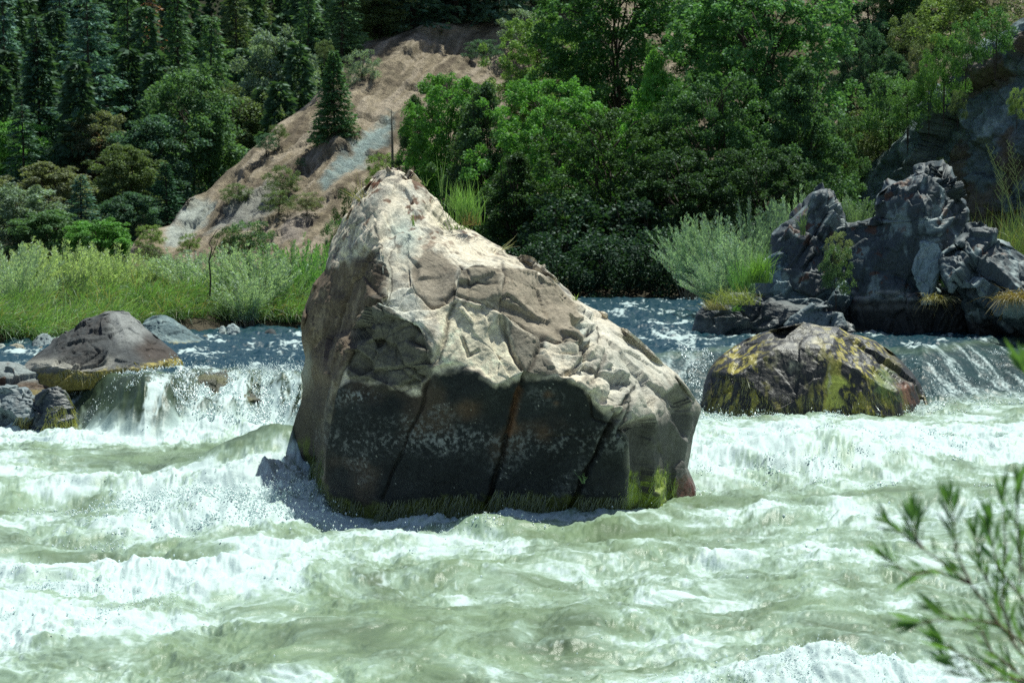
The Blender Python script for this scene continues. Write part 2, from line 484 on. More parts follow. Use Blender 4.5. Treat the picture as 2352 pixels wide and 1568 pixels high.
foam = mix(foam, foamF, np.clip(face*1.1, 0, 1)*np.where(left > 0.5, 1.0, 0.85))
caps = sstep(0.16, 0.36, 0.75*fbm2(XW*1.1, YW*0.45+3, 5, 0.65)+0.45*fbm2(XW*3.4, YW*1.2, 4, 0.6)+0.35*n3+gsum([g for g in FO if g[1] > 38], XW, YW)*0.6-0.04)
foam = mix(foam, caps*0.85, pool*(1-0.0))
foam = np.clip(foam, 0, 1)
green = np.array([0.20, 0.285, 0.162]); milky = np.array([0.36, 0.49, 0.385]); white = np.array([0.54, 0.66, 0.645])
deep = np.array([0.005, 0.040, 0.058]); moss = np.array([0.055, 0.085, 0.045])
gv = (0.80+0.45*fbm2(X2*1.4, Y2*1.1+9, 4))[..., None]
C = mix(green*gv, milky, (soft**1.4*0.85)[..., None])
C = mix(C, moss*1.5, (np.exp(-(((XW-at_lvl(620, 1060)[0])/1.2)**2+((YW-at_lvl(620, 1060)[1])/1.4)**2))*0.95)[..., None])
C = mix(C, mix(np.array([0.010, 0.045, 0.052]), moss, left[..., None])*gv, (np.clip(face*1.5, 0, 1))[..., None]*0.95)
C = mix(C, deep, pool[..., None])
C = mix(C, white, foam[..., None])
WV = np.stack([XW, YW, Z], -1).reshape(-1, 3)
nrw = len(rows); idx = np.arange(nrw*NCW).reshape(nrw, NCW)
WQ = np.stack([idx[:-1, :-1], idx[:-1, 1:], idx[1:, 1:], idx[1:, :-1]], -1).reshape(-1, 4)

def water_mat():
    m, nt, out = new_mat('river_water'); L = nt.links.new
    b = nd(nt, 'ShaderNodeBsdfPrincipled'); b.inputs['IOR'].default_value = 1.33
    b.inputs['Specular IOR Level'].default_value = 0.32
    a = nd(nt, 'ShaderNodeAttribute', attribute_name='Col'); f = nd(nt, 'ShaderNodeAttribute', attribute_name='foam')
    L(a.outputs['Color'], b.inputs['Base Color'])
    rr = nd(nt, 'ShaderNodeMapRange'); rr.inputs[3].default_value = 0.34; rr.inputs[4].default_value = 0.55
    L(f.outputs['Fac'], rr.inputs[0]); L(rr.outputs[0], b.inputs['Roughness'])
    tc = nd(nt, 'ShaderNodeTexCoord')
    n1 = nd(nt, 'ShaderNodeTexNoise', Scale=9.0, Detail=6.0, Roughness=0.65); L(tc.outputs['Object'], n1.inputs['Vector'])
    n2 = nd(nt, 'ShaderNodeTexNoise', Scale=45.0, Detail=3.0, Roughness=0.7); L(tc.outputs['Object'], n2.inputs['Vector'])
    ad = nd(nt, 'ShaderNodeMath', operation='MULTIPLY_ADD'); ad.inputs[1].default_value = 0.15
    L(n2.outputs['Fac'], ad.inputs[0]); L(n1.outputs['Fac'], ad.inputs[2])
    bp = nd(nt, 'ShaderNodeBump', Strength=0.3, Distance=0.05); L(ad.outputs[0], bp.inputs['Height']); L(bp.outputs[0], b.inputs['Normal'])
    L(b.outputs[0], out.inputs[0])
    return m
M_WATER = water_mat()
river = link('river_water', mesh_np('river_water', WV, WQ, M_WATER, True, {'Col': C.reshape(-1, 3)}, {'foam': foam.ravel()}))
tag(river, kind='structure')

# ------------------------------------------------------------------ spray
def octs(Cn, R, squash=None):
    base = np.array([(1, 0, 0), (-1, 0, 0), (0, 1, 0), (0, -1, 0), (0, 0, 1), (0, 0, -1)], float)
    n = len(Cn)
    a = rs.uniform(0, 6.28, n); c, s = np.cos(a)[:, None], np.sin(a)[:, None]
    B = np.repeat(base[None], n, 0); bx = B[..., 0]*c-B[..., 1]*s; by = B[..., 0]*s+B[..., 1]*c
    B = np.stack([bx, by, B[..., 2]], -1)*R[:, None, None]
    if squash is not None: B[..., 2] *= squash[:, None]
    V = (B+Cn[:, None]).reshape(-1, 3)
    t = np.array([(0, 2, 4), (2, 1, 4), (1, 3, 4), (3, 0, 4), (2, 0, 5), (1, 2, 5), (3, 1, 5), (0, 3, 5)])
    Fq = (t[None]+(np.arange(n)*6)[:, None, None]).reshape(-1, 3)
    return V, Fq

def zwat(x, y):
    z = water_fields(np.atleast_1d(x).astype(float), np.atleast_1d(y).astype(float))[0]
    return z

def spray(spots):
    Cs, Rs, Sq = [], [], []
    for (px, py, z0, sx, sy, n, hgt, r, clump) in spots:
        x, y = at_lvl(px, py, z0)
        k = max(3, n//clump)
        cx = x+rs.normal(size=k)*sx; cy = y+rs.normal(size=k)*sy
        ph = hgt*rs.uniform(0.25, 1.0, k)**1.3
        who = rs.randint(0, k, n)
        lean = rs.normal(size=k)*0.35
        tt = rs.beta(0.9, 2.2, n)
        jx = rs.normal(size=n)*(0.03+0.10*tt); jy = rs.normal(size=n)*(0.03+0.10*tt)
        X = cx[who]+lean[who]*tt*ph[who]+jx*1.6; Y = cy[who]+jy
        Zb = zwat(X, Y)
        Z_ = Zb-0.01+tt*ph[who]*np.maximum(0.2, 1-np.abs(jx)*2.5)
        Cs.append(np.stack([X, Y, Z_], 1)); Rs.append(r*rs.lognormal(0, 0.42, n)*(1.15-0.6*tt)); Sq.append(rs.uniform(0.8, 1.9, n))
    return octs(np.vstack(Cs), np.concatenate(Rs), np.concatenate(Sq))

def spray_mat():
    m, nt, out = new_mat('spray'); L = nt.links.new
    b = nd(nt, 'ShaderNodeBsdfPrincipled', Roughness=0.25); b.inputs['Base Color'].default_value = (0.82, 0.92, 0.92, 1)
    b.inputs['Specular IOR Level'].default_value = 0.7
    t = nd(nt, 'ShaderNodeBsdfTranslucent'); t.inputs[0].default_value = (0.82, 0.92, 0.92, 1)
    s = nd(nt, 'ShaderNodeMixShader', Fac=0.35); L(b.outputs[0], s.inputs[1]); L(t.outputs[0], s.inputs[2]); L(s.outputs[0], out.inputs[0])
    return m
M_SPRAY = spray_mat()
spots = [ # px,py,z0,sx,sy,n,height,r,clump
    (450, 1150, 0.1, 0.75, 0.5, 3000, 0.36, 0.0065, 60), (570, 1175, 0.1, 0.45, 0.3, 1320, 0.34, 0.0065, 40),
    (690, 1165, 0.0, 0.25, 0.25, 840, 0.34, 0.0065, 30), (380, 1200, 0.1, 0.6, 0.5, 900, 0.2, 0.006, 60),
    (500, 975, 0.0, 0.55, 0.2, 1320, 0.42, 0.0065, 25), (640, 975, 0.0, 0.35, 0.2, 1080, 0.42, 0.0065, 25), (300, 985, 0, 0.9, 0.3, 540, 0.15, 0.006, 40),
    (470, 868, 0.75, 0.9, 0.15, 180, 0.06, 0.007, 20), (620, 850, 0.8, 0.5, 0.2, 150, 0.10, 0.007, 15), (200, 960, 0.1, 0.25, 0.25, 300, 0.25, 0.0065, 40),
    (1750, 960, 0.0, 0.8, 0.2, 720, 0.2, 0.007, 50), (1950, 950, 0.0, 0.8, 0.2, 720, 0.2, 0.007, 50), (2120, 930, 0.1, 0.4, 0.3, 720, 0.25, 0.007, 60),
    (1625, 960, 0.0, 0.22, 0.5, 780, 0.35, 0.0075, 40), (2230, 925, 0.1, 0.7, 0.4, 540, 0.2, 0.0065, 50),
    (1850, 1060, 0.2, 1.3, 0.8, 1500, 0.25, 0.006, 60), (2150, 1020, 0.2, 1.3, 0.8, 720, 0.2, 0.006, 60), (1650, 1120, 0.0, 0.35, 0.35, 420, 0.2, 0.006, 50),
    (1080, 1205, 0.05, 0.35, 0.12, 360, 0.14, 0.005, 25), (850, 1205, 0.0, 0.4, 0.15, 210, 0.1, 0.005, 25), (1480, 1165, 0.0, 0.2, 0.2, 150, 0.08, 0.005, 25),
    (1800, 1570, 0.05, 0.55, 0.25, 1500, 0.14, 0.0032, 50), (2010, 1600, 0.05, 0.5, 0.25, 780, 0.13, 0.0032, 50),
    (250, 1360, 0.05, 1.0, 0.5, 840, 0.1, 0.0042, 60), (80, 1380, 0.05, 0.6, 0.5, 600, 0.13, 0.0042, 60),
    (2300, 830, 0.5, 0.25, 0.5, 180, 0.2, 0.0065, 30),
]
SV, SF = spray(spots)
sp = link('spray_droplets', mesh_np('spray_droplets', SV, SF, M_SPRAY, True))
tag(sp, 'white spray droplets thrown up above the rapids', 'spray', kind='stuff')

# loose droplets flying over all the rough water
n = 2600
a = rs.uniform(-0.21, 0.21, n); yy = rs.uniform(15, 35, n); xx = a*yy
zz = zwat(xx, yy)+rs.exponential(0.035, n)
_, dd, tb = water_fields(xx, yy)[:3]
k = rs.uniform(0, 1, n) < np.clip(tb*1.4-0.5, 0.0, 1)
SV, SF = octs(np.stack([xx, yy, zz], 1)[k], (0.0026+0.00022*yy[k])*rs.lognormal(0, 0.35, k.sum()), rs.uniform(0.7, 1.4, k.sum()))
sp2 = link('foam_flecks', mesh_np('foam_flecks', SV, SF, M_SPRAY, True))
tag(sp2, 'tiny bright drops scattered over the rough green water', 'spray', kind='stuff')

# glittering broken water running down the drowned rock and the right hand chutes
def beads(pxa_, pxb_, Da, Db, n, r, thr):
    px = rs.uniform(pxa_, pxb_, n*4); y = rs.uniform(Da, Db, n*4); x = (px-CX)/F_PX*y
    k = (fbm2(x*4.5, y*1.1, 3, 0.6)+0.15*rs.normal(size=n*4)) > thr
    x, y = x[k][:n], y[k][:n]
    return np.stack([x, y, zwat(x, y)+0.012+rs.exponential(0.012, len(x))], 1), r*rs.lognormal(0, 0.4, len(x))
BC, BR = [], []
for a in [(395, 690, 34.35, 36.0, 3000, 0.0075, 0.06), (240, 400, 34.6, 36.6, 500, 0.006, 0.12), (1560, 1640, 38.6, 42, 600, 0.008, 0.05), (2080, 2420, 38.9, 42, 350, 0.007, 0.25)]:
    c, q = beads(*a); BC.append(c); BR.append(q)
BC = np.vstack(BC); BR = np.concatenate(BR)
SV, SF = octs(BC, BR, rs.uniform(1.2, 3.2, len(BC)))
tag(link('falling_water', mesh_np('falling_water', SV, SF, M_SPRAY, True)), 'glittering broken water running down over the drowned rocks', 'falling water', kind='stuff')
# ================================================================== CENTRAL BOULDER
OUT_B = [(383, 896, 916), (390, 880, 932), (400, 866, 944), (415, 852, 958), (435, 836, 976), (455, 820, 1000), (485, 803, 1030),
         (510, 790, 1054), (530, 780, 1090), (545, 774, 1112), (560, 766, 1132), (580, 757, 1165), (590, 756, 1205), (600, 752, 1240), (620, 747, 1262),
         (650, 722, 1290), (665, 716, 1305), (680, 711, 1316), (690, 706, 1330), (702, 701, 1350), (716, 697, 1382), (735, 693, 1410), (752, 691, 1434), (780, 690, 1470),
         (800, 694, 1492), (820, 700, 1511), (845, 696, 1540), (860, 692, 1556), (890, 697, 1578), (915, 695, 1594), (930, 691, 1606), (945, 684, 1608), (960, 678, 1604),
         (980, 672, 1598), (1000, 668, 1591), (1025, 664, 1587), (1050, 661, 1584), (1075, 663, 1578), (1090, 666, 1584), (1110, 670, 1594), (1130, 675, 1600), (1150, 690, 1598), (1180, 710, 1590), (1260, 740, 1560)]
CB = [(905, 384, 27.6), (866, 400, 27.9), (820, 455, 28.0), (780, 530, 27.9), (757, 580, 27.9), (745, 625, 27.7), (710, 690, 27.6), (690, 780, 27.6), (700, 820, 27.7), (692, 930, 28.4),
      (668, 1000, 29.2), (661, 1050, 29.4), (675, 1130, 29.4), (740, 1260, 28.0),
      (900, 430, 27.2), (840, 500, 27.1), (800, 585, 26.9), (865, 545, 26.1), (885, 475, 26.7),
      (868, 600, 25.65), (862, 680, 25.25), (800, 690, 26.4), (760, 760, 26.8), (735, 880, 27.2), (720, 1000, 27.7), (716, 1090, 27.9), (728, 1050, 27.4),
      (795, 790, 25.2), (765, 880, 25.15), (748, 960, 25.2), (738, 1050, 25.3), (735, 1095, 25.35), (750, 1150, 25.3), (790, 1200, 25.25), (800, 1260, 25.3),
      (960, 430, 27.35), (1000, 455, 27.5), (1050, 510, 27.4), (1110, 545, 27.2), (960, 500, 26.55), (1030, 560, 26.2), (940, 560, 25.9), (1000, 600, 25.75), (1165, 580, 27.0),
      (950, 640, 25.35), (1000, 690, 25.2), (960, 745, 24.95), (985, 835, 24.72), (900, 720, 25.1), (850, 760, 25.1), (880, 850, 24.98), (900, 800, 25.12),
      (1060, 600, 25.6), (1050, 670, 25.2), (1155, 604, 25.65), (1150, 705, 25.05), (1100, 690, 25.22), (1100, 780, 24.92), (1100, 825, 24.78), (1050, 830, 24.75), (1145, 880, 24.55), (1205, 850, 24.62),
      (1230, 625, 25.9), (1262, 640, 26.1), (1300, 700, 26.0), (1240, 770, 25.0), (1200, 740, 25.1), (1310, 760, 25.25), (1230, 610, 27.4), (1290, 655, 27.5), (1316, 682, 27.3),
      (1215, 880, 24.72), (1250, 860, 24.66), (1290, 862, 24.6), (1340, 880, 24.62), (1400, 955, 24.7), (1450, 1000, 24.8), (1350, 740, 26.2), (1410, 737, 26.9), (1400, 800, 25.6), (1385, 850, 25.05),
      (1470, 800, 26.7), (1480, 860, 25.9), (1540, 850, 26.9), (1440, 905, 25.0), (1500, 930, 25.5), (1560, 900, 26.8), (1604, 935, 27.6), (1540, 960, 26.0), (1475, 985, 25.1),
      (1590, 1000, 27.4), (1583, 1060, 27.3), (1520, 1050, 26.1), (1460, 1080, 25.0), (1448, 1130, 25.0), (1445, 1175, 25.1), (1500, 1150, 25.9), (1560, 1120, 26.8), (1600, 1135, 27.2), (1550, 1180, 26.5), (1540, 1260, 26.4),
      (860, 940, 24.93), (1000, 950, 24.86), (1150, 950, 24.8), (1300, 950, 24.78), (1000, 1080, 24.9), (1200, 1080, 24.86), (1350, 1080, 24.86), (860, 1080, 24.98),
      (900, 1190, 25.0), (1050, 1190, 24.98), (1250, 1190, 24.98), (1400, 1185, 25.0), (900, 1260, 25.05), (1100, 1260, 25.0), (1300, 1260, 25.05), (1450, 1260, 25.2)]

CRACKS = [([(985, 868), (975, 905), (962, 950), (940, 1000), (915, 1055), (893, 1100), (880, 1145)], 3.0, 0.05),
          ([(1250, 770), (1225, 830), (1205, 870), (1185, 920), (1172, 980), (1155, 1040), (1135, 1100), (1118, 1165)], 5.0, 0.09),
          ([(1447, 900), (1415, 950), (1390, 1000), (1362, 1060), (1335, 1110), (1308, 1182)], 5.5, 0.10),
          ([(940, 600), (955, 650), (1000, 685), (1035, 680), (1042, 630), (1060, 600)], 3.5, 0.06),
          ([(1060, 603), (1110, 612), (1155, 606), (1160, 640), (1150, 705), (1095, 690), (1045, 665)], 3.5, 0.07),
          ([(1060, 600), (1080, 640), (1140, 652)], 3, 0.05), ([(1150, 705), (1200, 740), (1245, 770), (1300, 790), (1345, 800)], 3.5, 0.07),
          ([(1042, 690), (1030, 740), (1015, 790), (990, 840)], 4, 0.08), ([(1150, 705), (1165, 770), (1185, 820), (1205, 850)], 5, 0.12),
          ([(1060, 770), (1075, 815), (1100, 800)], 3, 0.06), ([(1370, 740), (1390, 800), (1372, 860), (1355, 880)], 4, 0.08), ([(1355, 760), (1340, 830), (1290, 862)], 4, 0.1),
          ([(1475, 870), (1450, 905), (1432, 955), (1420, 1000)], 3.5, 0.08), ([(1250, 1000), (1400, 1003)], 2, 0.02), ([(868, 520), (855, 600), (858, 690)], 3, 0.02),
          ([(905, 540), (890, 620), (880, 700)], 2.0, 0.015), ([(735, 1090), (745, 1000), (760, 940), (775, 870), (800, 800)], 4, 0.05),
          ([(1355, 900), (1360, 960), (1400, 975)], 2.5, 0.04)]

def rotq(X, a):
    c, s = math.cos(a), math.sin(a)
    q = X.copy(); q[:, 0] = X[:, 0]*c+X[:, 2]*s; q[:, 2] = -X[:, 0]*s+X[:, 2]*c
    return q

LOW = [(735, 1300), (735, 1000), (765, 900), (800, 870), (860, 880), (960, 900), (985, 858), (1050, 846), (1100, 845), (1145, 892), (1185, 880), (1215, 870), (1290, 868), (1345, 885), (1375, 935), (1435, 975), (1452, 1010), (1446, 1300)]
def disp_b(X, pu, pv):
    front = sstep(28.5, 27.0, X[:, 1])
    low = pmask(pu, pv, LOW, 10)
    leftf = pmask(pu, pv, [(690, 640), (760, 600), (858, 560), (862, 690), (800, 790), (745, 960), (735, 1200), (640, 1200), (640, 900)], 8)
    mess = pmask(pu, pv, [(780, 800), (850, 690), (900, 690), (960, 745), (990, 830), (970, 880), (900, 900), (800, 870)], 10)+pmask(pu, pv, [(1270, 760), (1340, 730), (1400, 800), (1450, 900), (1420, 960), (1300, 860)], 10)
    q = rotq(X, 0.75); q = q*np.array([1.3, 1.3, 3.2])
    w = np.stack([perlin3(X*1.1+3), perlin3(X*1.1+31), perlin3(X*1.1+57)], 1)*0.25
    big = facets(X*0.9+w*0.6, 0.20, 0.04, 0.03)
    med = facets(X*2.0+w*0.7+7, 0.060, 0.015, 0.04)
    sml = facets(X*7.0+w+3, 0.010, 0.004, 0.08)
    bed = facets(q*1.6+w*0.8, 0.045, 0.02, 0.07)+facets(q*4.0+w*1.3, 0.016, 0.008, 0.08)
    calm = np.clip(1-0.93*low-0.6*leftf, 0.05, 1)
    h = (big+med)*calm*0.75+sml*np.clip(1-0.9*low, 0.08, 1)+bed*(1-low)*np.where(pv < 600, 0.8, 0.2)*(1-0.3*leftf)
    h += np.clip(mess, 0, 1)*(facets(X*np.array([3, 3, 5])+w*1.5, 0.12, 0.04, 0.08)+0.02*fbm3(X*9, 3))
    patch = pmask(pu, pv, [(1000, 690), (1045, 690), (1150, 715), (1200, 845), (1145, 885), (1100, 840), (1050, 838), (990, 845), (978, 800)], 14)
    h -= 0.7*patch*(sml+0.5*med)*calm
    h += patch*0.03*fbm3(X*np.array([3.5, 2, 1.6]), 3)
    h += leftf*0.05*fbm3(X*np.array([4.5, 2, 1.4]), 4, 0.6)
    h += low*(0.028*fbm3(X*1.6, 3)+0.006*fbm3(X*14, 3, 0.7))+0.007*fbm3(X*11, 4, 0.65)*(1-low)
    # chipped teeth along the lip of the overhang
    for pts, wd, dp in CRACKS:
        jx = pu+5*perlin3(np.stack([X[:, 0]*5, X[:, 1]*2, X[:, 2]*5], 1)); jy = pv+5*perlin3(np.stack([X[:, 2]*5+9, X[:, 1]*2, X[:, 0]*5], 1))
        d = segdist(jx, jy, pts)
        h -= np.where(front > 0, dp*(0.55+0.45*low)*np.exp(-(d/wd)**2), 0)
    return h*np.where(X[:, 1] > 29.6, 0.5, 1.0)

def col_b(X, pu, pv, N):
    n1 = fbm3(X*2.2, 5, 0.6); n2 = fbm3(X*9.0, 4, 0.6); n3 = fbm3(X*0.9+9, 3)
    q = rotq(X, 0.8)*np.array([1.6, 2, 9.0]); sk = fbm3(q, 5, 0.6)
    wu = pu+16*fbm3(X*3.2, 5, 0.6); wv = pv+16*fbm3(X*3.2+20, 5, 0.6)
    c = np.zeros((len(X), 3))+np.array([0.74, 0.655, 0.51])
    c = mix(c, np.array([0.70, 0.66, 0.55]), sstep(0.0, 0.45, n1)[:, None])
    c = mix(c, np.array([0.30, 0.27, 0.22]), (sstep(0.05, 0.35, sk)*0.5)[:, None])
    c = mix(c, np.array([0.13, 0.115, 0.10]), (sstep(0.2, 0.38, n2+0.35*sk)*0.55)[:, None])
    # grey dark lichen on the crest and the edges
    top = sstep(470, 400, wv)+sstep(26, 8, segdist(wu, wv, [(1000, 455), (1050, 510), (1130, 560), (1230, 600), (1310, 680)]))+sstep(24, 6, segdist(wu, wv, [(866, 400), (800, 490), (757, 590), (700, 700)]))
    c = mix(c, np.array([0.17, 0.155, 0.14]), (np.clip(top, 0, 1)*sstep(-0.15, 0.25, n2+0.4*n1)*0.85)[:, None])
    # blue green tint
    for (a, b, r1, amt) in [((870, 690), None, 40, .7), ((920, 520), None, 34, .5), ((940, 545), None, 30, .4), ((1180, 850), None, 22, .6), ((870, 600), None, 22, .5), ((1330, 770), None, 26, .6), ((1440, 850), None, 50, .35), ((1110, 760), None, 26, .35)]:
        g = np.exp(-(((wu-a[0])/r1)**2+((wv-a[1])/r1)**2))
        c = mix(c, np.array([0.28, 0.42, 0.40]), (g*amt)[:, None])
    V = lambda pts, col, amt, soft=5: mix(c, np.array(col)*(1+0.45*n1+0.4*n2)[:, None], (pmask(wu, wv, pts, soft)*amt)[:, None])
    c = V([(948, 590), (985, 570), (1030, 590), (1045, 600), (1040, 670), (1005, 685), (975, 670), (955, 640)], (0.24, 0.20, 0.15), .85)
    c = V([(1060, 603), (1155, 608), (1152, 700), (1100, 688), (1045, 665)], (0.26, 0.22, 0.16), .88)
    c = V([(1158, 608), (1230, 622), (1275, 650), (1325, 715), (1340, 790), (1300, 785), (1240, 765), (1195, 735), (1155, 700)], (0.27, 0.225, 0.165), .88)
    c = V([(1165, 740), (1240, 775), (1240, 800), (1285, 860), (1215, 868), (1190, 820)], (0.17, 0.15, 0.115), .85)
    c = V([(1000, 690), (1045, 690), (1100, 700), (1145, 715), (1165, 760), (1200, 845), (1145, 885), (1100, 840), (1050, 838), (990, 845), (978, 800), (1010, 770)], (0.80, 0.72, 0.53), .9)
    c = V([(875, 640), (930, 640), (985, 700), (975, 750), (930, 735), (870, 690)], (0.66, 0.66, 0.57), .7)
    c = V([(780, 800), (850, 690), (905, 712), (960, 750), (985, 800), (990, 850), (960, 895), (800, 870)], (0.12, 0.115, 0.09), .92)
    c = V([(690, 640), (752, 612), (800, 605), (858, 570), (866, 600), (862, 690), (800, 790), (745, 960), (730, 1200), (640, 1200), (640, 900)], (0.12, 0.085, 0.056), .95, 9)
    ml = pmask(wu, wv, [(690, 640), (752, 612), (858, 570), (862, 690), (800, 790), (745, 960), (730, 1200), (640, 1200), (640, 900)], 7)
    vs = fbm3(X*np.array([9, 5, 1.8]), 4, 0.6)
    c = mix(c, np.array([0.34, 0.27, 0.19]), (ml*sstep(0.12, 0.35, vs)*0.6*sstep(900, 760, wv))[:, None])
    c = mix(c, np.array([0.045, 0.04, 0.03]), (ml*sstep(840, 980, wv+40*n1)*0.9)[:, None])
    c = mix(c, np.array([0.33, 0.33, 0.28]), (np.exp(-(((wu-703)/12)**2+((wv-850)/40)**2))*0.9)[:, None])
    # water worn, blackened lower face
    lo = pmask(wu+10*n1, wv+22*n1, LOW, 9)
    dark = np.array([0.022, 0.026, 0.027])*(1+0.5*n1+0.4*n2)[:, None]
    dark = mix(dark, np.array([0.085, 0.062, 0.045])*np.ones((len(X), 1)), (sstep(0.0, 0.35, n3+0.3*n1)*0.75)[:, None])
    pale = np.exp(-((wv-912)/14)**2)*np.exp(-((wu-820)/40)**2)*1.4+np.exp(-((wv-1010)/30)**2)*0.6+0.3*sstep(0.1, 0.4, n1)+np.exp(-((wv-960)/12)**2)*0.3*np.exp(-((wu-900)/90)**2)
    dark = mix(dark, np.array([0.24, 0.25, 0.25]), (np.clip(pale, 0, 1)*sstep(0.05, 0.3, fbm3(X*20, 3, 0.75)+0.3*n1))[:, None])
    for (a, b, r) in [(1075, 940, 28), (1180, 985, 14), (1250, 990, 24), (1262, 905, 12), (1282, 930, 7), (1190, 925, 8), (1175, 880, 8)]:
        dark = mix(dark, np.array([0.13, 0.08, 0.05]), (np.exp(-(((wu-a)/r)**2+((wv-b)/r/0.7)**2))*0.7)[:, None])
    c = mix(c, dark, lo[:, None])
    sm = sstep(0.86, 0.9, perlin3(X*46)*1.2+0.3*n1)
    c = mix(c, np.array([0.5, 0.5, 0.45]), (sm*lo*0.8)[:, None])
    # right shoulder greying and darkening towards the water
    rt = pmask(wu, wv, [(1330, 700), (1480, 780), (1620, 930), (1620, 1200), (1440, 1200), (1450, 1010), (1400, 955), (1380, 850)], 18)
    c = mix(c, np.array([0.56, 0.54, 0.47])*(1+0.4*n1+0.35*n2)[:, None], (rt*0.6)[:, None])
    dk = rt*np.clip(sstep(1440, 1580, wu)*0.7*sstep(850, 900, wv)+sstep(925, 1000, wv+30*n1), 0, 1)
    c = mix(c, np.array([0.050, 0.050, 0.046])*(1+0.7*n1+0.4*n2)[:, None], (np.clip(dk, 0, 1)*0.93)[:, None])
    c = mix(c, np.array([0.30, 0.30, 0.26]), (np.exp(-(((wu-1578)/10)**2+((wv-1040)/45)**2))*0.6)[:, None])
    # moss and orange lichen
    rust = sstep(0.22, 0.36, fbm3(X*5+4, 4, 0.6)+0.18*sk)*sstep(640, 500, wv)*0.85
    rust = np.clip(rust+0.9*np.exp(-(((wu-868)/14)**2+((wv-432)/20)**2))+0.8*np.exp(-(((wu-905)/28)**2+((wv-412)/5)**2)), 0, 1)
    c = mix(c, np.array([0.13, 0.052, 0.025]), rust[:, None])
    # darker colour along the crack lines
    for pts, wd, dp in CRACKS:
        d = segdist(wu, wv, pts)
        c = mix(c, np.array([0.035, 0.03, 0.025]), (np.exp(-(d/(wd*0.8))**2)*0.75)[:, None])
    c = mix(c, np.array([0.22, 0.115, 0.06]), (np.exp(-(segdist(wu, wv, [(1192, 905), (1180, 950), (1172, 990)])/7)**2)*0.75)[:, None])
    # brown wet bulge, algae
    c = mix(c, np.array([0.11, 0.045, 0.03]), (pmask(wu, wv, [(1540, 1105), (1570, 1085), (1600, 1110), (1610, 1150), (1560, 1160), (1545, 1140)], 5))[:, None])
    wl = np.interp(wu, [640, 735, 760, 850, 1100, 1300, 1440, 1500, 1560], [1040, 1090, 1140, 1160, 1140, 1140, 1150, 1130, 1120])
    al = sstep(-8, 14, wv-wl+16*n2)
    c = mix(c, np.array([0.10, 0.12, 0.02])*(1+0.7*n2)[:, None], (al*0.9*sstep(1555, 1540, wu))[:, None])
    al2 = pmask(wu, wv, [(1447, 1080), (1480, 1085), (1530, 1060), (1545, 1100), (1545, 1150), (1440, 1180)], 8)
    c = mix(c, np.array([0.25, 0.33, 0.035])*(1+0.6*n2)[:, None], (al2*0.85*sstep(-0.3, 0.1, n2+n1))[:, None])
    al3 = pmask(wu, wv, [(662, 1030), (700, 1000), (735, 1040), (735, 1100), (662, 1100)], 10)
    c = mix(c, np.array([0.09, 0.12, 0.015]), (al3*sstep(-0.1, 0.2, vs)*0.8)[:, None])
    return np.clip(c, 0.01, 0.82)

def wet_b(X, pu, pv):
    return np.clip(0.75*sstep(1060, 1130, pv)+0.25*pmask(pu, pv, LOW, 10)+0.4*sstep(1450, 1540, pu)*sstep(880, 960, pv), 0, 1)

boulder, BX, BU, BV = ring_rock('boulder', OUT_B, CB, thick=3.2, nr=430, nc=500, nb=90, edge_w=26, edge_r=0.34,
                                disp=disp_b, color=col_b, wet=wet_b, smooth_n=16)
tag(boulder, 'huge pale tan boulder with blackened lower face in the middle of the rapids', 'boulder')

# hair-like algae strands, generic
def strands(name, roots, dirs, lens, wid, cols, mat, parent=None, seg=4, sag=0.25, wob=0.2):
    """roots (n,3), dirs (n,3) unit; flat tapering ribbons"""
    n = len(roots)
    up = np.array([0, 0, 1.0])
    side = np.cross(dirs, rs.normal(size=(n, 3))); side /= np.linalg.norm(side, axis=1)[:, None]+1e-9
    side[:, 1] *= 0.4; side /= np.linalg.norm(side, axis=1)[:, None]+1e-9
    ws = rs.normal(size=(n, 3))*wob
    Vs, Cc = [], []
    for k in range(seg+1):
        t = k/seg
        p = roots+dirs*(lens*t)[:, None]+ws*(lens*t*t)[:, None]
        p[:, 2] -= sag*lens*t**2.2
        w = wid*(1-t)**0.6*(0.6+0.4*min(1, t*4)) if k < seg else wid*0.04
        w = np.broadcast_to(w, (n,))
        Vs.append(p-side*w[:, None]/2); Vs.append(p+side*w[:, None]/2)
        cc = cols*(0.75+0.5*t); Cc.append(cc); Cc.append(cc)
    V = np.stack(Vs, 1).reshape(-1, 3); C_ = np.stack(Cc, 1).reshape(-1, 3)
    m = 2*(seg+1); f = np.array([(2*k, 2*k+1, 2*k+3, 2*k+2) for k in range(seg)])
    Fq = (f[None]+(np.arange(n)*m)[:, None, None]).reshape(-1, 4)
    o = link(name, mesh_np(name, V, Fq, mat, True, {'Col': np.clip(C_, 0, 1)}), parent)
    return o

def surf_pts(X, pu, pv, sel, n):
    ids = np.where(sel)[0]
    return X[rs.choice(ids, n)]

